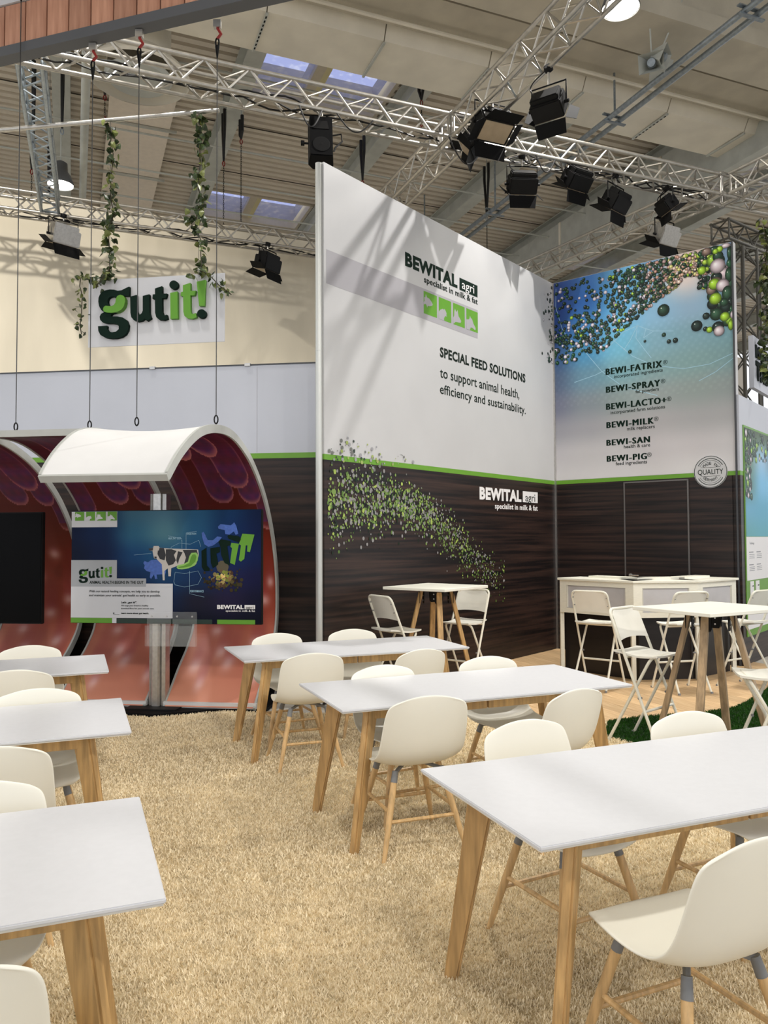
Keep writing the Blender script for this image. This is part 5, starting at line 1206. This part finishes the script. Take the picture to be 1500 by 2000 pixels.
# =================================================================== HIGH TABLES
def high_table(c, rot, sx, sy, label, wood, hz=1.0, turn=0):
    t = thing('high_table', label, 'table', (c[0], c[1], 0), rad(rot), 'white high tables with splayed wooden legs'); t.scale = (1, 1, hz)
    b = MB(); b.box((0, 0, 1.037), (sx, sy, .026)); link('tabletop', bevel_mesh(b.mesh('tabletop', mat('ivory tabletop', (232, 230, 218), .42, noise=.03)), .003, 1), t)
    for k, (a, c_) in enumerate(((-1, -1), (1, -1), (1, 1), (-1, 1))):
        Rz = Matrix.Rotation(rad(turn), 3, 'Z'); top = Rz @ Vector((a*.105, c_*.105, 1.02)); bot = Rz @ Vector((a*.30, c_*.28, 0)); ax = (Rz @ Vector((a, c_, 0))).normalized(); sd = Vector((-ax.y, ax.x, 0))
        vs = []
        for p in (bot, top):
            for q, r in ((-1, -1), (1, -1), (1, 1), (-1, 1)): vs.append(p+sd*q*.027+ax*r*.020)
        b = MB(); b.add(vs, [(3, 2, 1, 0), (4, 5, 6, 7), (0, 1, 5, 4), (1, 2, 6, 5), (2, 3, 7, 6), (3, 0, 4, 7)]); lg = link('leg', bevel_mesh(b.mesh('leg', wood), .004, 1), t)
        Fm = Matrix(((sd.x, -ax.x, 0, top.x), (sd.y, -ax.y, 0, top.y), (0, 0, 1, 0), (0, 0, 0, 1)))
        for s in (-1, 1):
            b = MB(); off = ax*(.022*s); Fo = Matrix.Translation(off) @ Fm; dz = (bot-top)/1.02*.06
            b.prism([(-.05, 1.022), (.05, 1.022), (.04, .97), (.036, .90), (.028, .885), (-.028, .885), (-.036, .90), (-.04, .97)], .004, Fo @ SQ); bk = b.build('bracket', M_black, t)
            for zz in (.96, .915):
                b = MB(); q0 = Fo @ Vector((0, -.004, zz)); b.tube(q0-ax*.006, q0+ax*.006*1, .007, n=8); b.build('bolt', M_alu, bk)
    return t
high_table((.525, 7.93), 52, .80, .75, 'white high table with splayed oak legs in front of the white wall', M_oak, 1.055)
high_table((2.42, 5.79), 29, .88, .69, 'white high table with weathered wooden legs standing on the green turf', M_greyox, 1.02, -20)

# =================================================================== FOLDING BAR STOOLS
def make_stool():
    t = thing('folding_bar_stool', 'x', 'bar stool', group='off white folding bar stools'); t.scale = (1, 1, 1.045)
    def bent(pts, r=.0115):
        q = [Vector(p) for p in pts]; out = [q[0]]
        for i in range(1, len(q)-1):
            a, c, d = q[i-1], q[i], q[i+1]; l = min(.06, (a-c).length*.45, (d-c).length*.45); u, w = (a-c).normalized()*l, (d-c).normalized()*l
            for k in range(5): s = k/4; out.append((c+u)*(1-s)**2+c*2*s*(1-s)+(c+w)*s*s)
        out.append(q[-1]); b = MB(); b.path(out, r, 8); return b
    bent([(-.215, .21, 0), (-.195, -.21, .985), (.195, -.21, .985), (.215, .21, 0)]).build('back_frame', M_stool, t, smooth=True)
    bent([(-.185, -.24, 0), (-.165, .13, .655), (.165, .13, .655), (.185, -.24, 0)]).build('seat_frame', M_stool, t, smooth=True)
    def fr(z): return -.21+.42*(1-z/.985)
    for z, nm in ((.27, 'footrest'), (.645, 'seat_rail')):
        b = MB(); b.tube((-.205, fr(z), z), (.205, fr(z), z), .0105, n=8); b.build(nm, M_stool, t, smooth=True)
    for s in (-1, 1):
        b = MB(); zc_ = .36; b.tube((s*.178, fr(zc_)-.005, zc_), (s*.218, fr(zc_)-.005, zc_), .009, n=8); b.build('pivot', M_sock, t)
        b = MB(); b.tube((s*.185, -.24, 0), (s*.185, -.238, .02), .014, n=8); b.tube((s*.215, .21, 0), (s*.215, .208, .02), .014, n=8); b.build('foot_cap', M_sock, t)
    # seat, wavy plywood plate
    nx, ny = 10, 12; vs = []
    for side in (0, 1):
        for j in range(ny+1):
            v = j/ny; y = -.19+v*.37; z = .672+.012*math.cos(v*math.pi*1.6)-.02*max(0, v-.75)
            for i in range(nx+1):
                u = -1+2*i/nx; w = .185*(1-.10*abs(2*v-1)**4); k = .012*(1-u*u)*-1
                vs.append((u*w, y, z+k*.6-side*.014))
    n = (nx+1)*(ny+1); fs = []
    for j in range(ny):
        for i in range(nx): a = j*(nx+1)+i; fs += [(a, a+1, a+nx+2, a+nx+1), (n+a+nx+1, n+a+nx+2, n+a+1, n+a)]
    rim = [i for i in range(nx+1)]+[(j+1)*(nx+1)+nx for j in range(ny)]+[ny*(nx+1)+nx-1-i for i in range(nx)]+[(ny-1-j)*(nx+1) for j in range(ny-1)]
    for i in range(len(rim)): a, c = rim[i], rim[(i+1) % len(rim)]; fs.append((a, n+a, n+c, c))
    b = MB(); b.add(vs, fs); b.build('seat', M_stoolp, t, smooth=True)
    # curved backrest with arched lower edge
    nx = 12; vs = []
    for side in (0, 1):
        for j in range(7):
            v = j/6
            for i in range(nx+1):
                u = -1+2*i/nx; lo = .762+.014*(1-u*u); hi = .985-.045*abs(u)**6; z = lo+(hi-lo)*v; y = fr(z)-.004-.02*(1-u*u)+.010+side*.01
                vs.append((u*(.198-.012*(v)), y, z))
    n = (nx+1)*7; fs = []
    for j in range(6):
        for i in range(nx): a = j*(nx+1)+i; fs += [(a+nx+1, a+nx+2, a+1, a), (n+a, n+a+1, n+a+nx+2, n+a+nx+1)]
    rim = [i for i in range(nx+1)]+[(j+1)*(nx+1)+nx for j in range(6)]+[6*(nx+1)+nx-1-i for i in range(nx)]+[(5-j)*(nx+1) for j in range(5)]
    for i in range(len(rim)): a, c = rim[i], rim[(i+1) % len(rim)]; fs.append((a, c, n+c, n+a))
    b = MB(); b.add(vs, fs); b.build('backrest', M_stoolp, t, smooth=True)
    for s in (-1, 1):
        for z in (.84, .92):
            b = MB(); b.tube((s*.185, fr(z)-.02, z), (s*.185, fr(z)+.012, z), .004, n=6); b.build('rivet', M_sock, t)
    return t
ps = make_stool(); us = [False]
def stool(x, y, fx, fy, label): return put(ps, us, (x, y, 0), math.atan2(-fx, fy), label, group='off white folding bar stools')
stool(2.27, 8.33, .62, .78, 'folding bar stool at the left front of the counter, back to us')
stool(3.09, 8.15, -.22, .97, 'folding bar stool at the middle of the counter behind the right high table')
stool(3.85, 8.32, -.55, .83, 'folding bar stool at the right part of the counter near the poster')
stool(4.45, 8.05, -.5, .86, 'folding bar stool cut by the right edge, behind the nearest right stool')
stool(2.04, 6.08, .66, -.75, 'nearest folding bar stool left of the right high table, half on the turf')
stool(2.50, 5.14, -.9, .25, 'nearest folding bar stool at the right edge facing left, on the turf')
stool(.12, 7.72, .82, .57, 'folding bar stool left of the rear high table')
stool(.86, 8.42, -.62, -.78, 'folding bar stool right of the rear high table, facing us')

# =================================================================== BAR COUNTER
cnt_ = thing('bar_counter', 'angled white bar counter with frosted panels in front of the hidden door', 'counter', (2.9, 9.2, 0))
CP = [Vector((2.12, 9.42, 0)), Vector((2.76, 8.64, 0)), Vector((3.50, 8.70, 0)), Vector((4.16, 9.22, 0))]
TI = Matrix.Translation((-2.9, -9.2, 0)); M_kick = mat('dark counter base', (26, 20, 19), .35, noise=.3, scale=3, stretch=(1, 1, 8))
for k in range(3):
    a, c = CP[k], CP[k+1]; d = (c-a).normalized(); L = (c-a).length; Fk = TI @ frame((a.x, a.y), d)
    f = MB(); z0, z1 = .70, 1.085; H = z1-z0
    f.box((L/2, .012, z1-.03), (L, .024, .06), Fk); f.box((L/2, .012, z0+.03), (L, .024, .06), Fk); f.box((.055, .012, (z0+z1)/2), (.11, .024, H-.1199), Fk); f.box((L-.055, .012, (z0+z1)/2), (.11, .024, H-.1199), Fk)
    f.build('front_frame', M_counter, cnt_)
    f = MB(); f.box((L/2, .018, (z0+z1)/2), (L-.2, .008, H-.1), Fk); f.build('frosted_panel', M_frost, cnt_)
    f = MB()
    for q in ((.105, .003), (L-.105, .003)): f.box((q[0], -.0005, (z0+z1)/2), (.002, .002, H-.12), Fk)
    f.box((L/2, -.0005, z1-.06), (L-.2, .002, .002), Fk); f.box((L/2, -.0005, z0+.06), (L-.2, .002, .002), Fk); f.build('frame_joint', M_sock, cnt_)
    f = MB(); f.box((L/2, .10, .345), (L-.0, .02, .69), Fk); f.build('base_panel', M_kick, cnt_)
    f = MB(); f.box((L/2, .2, 1.098), (L+.03, .46, .026), Fk); link('counter_top', bevel_mesh(f.mesh('counter_top', M_counter), .003, 1), cnt_)
    f = MB(); f.box((L*.55, .36, 1.122), (L*.66, .18, .022), Fk); f.build('raised_shelf', M_counter, cnt_)
for k, p in enumerate(CP):
    f = MB(); f.box((p.x-2.9+[.03, 0, 0, -.03][k], p.y-9.2+.03, .35), (.045, .045, .70)); f.build('post', M_counter, cnt_)
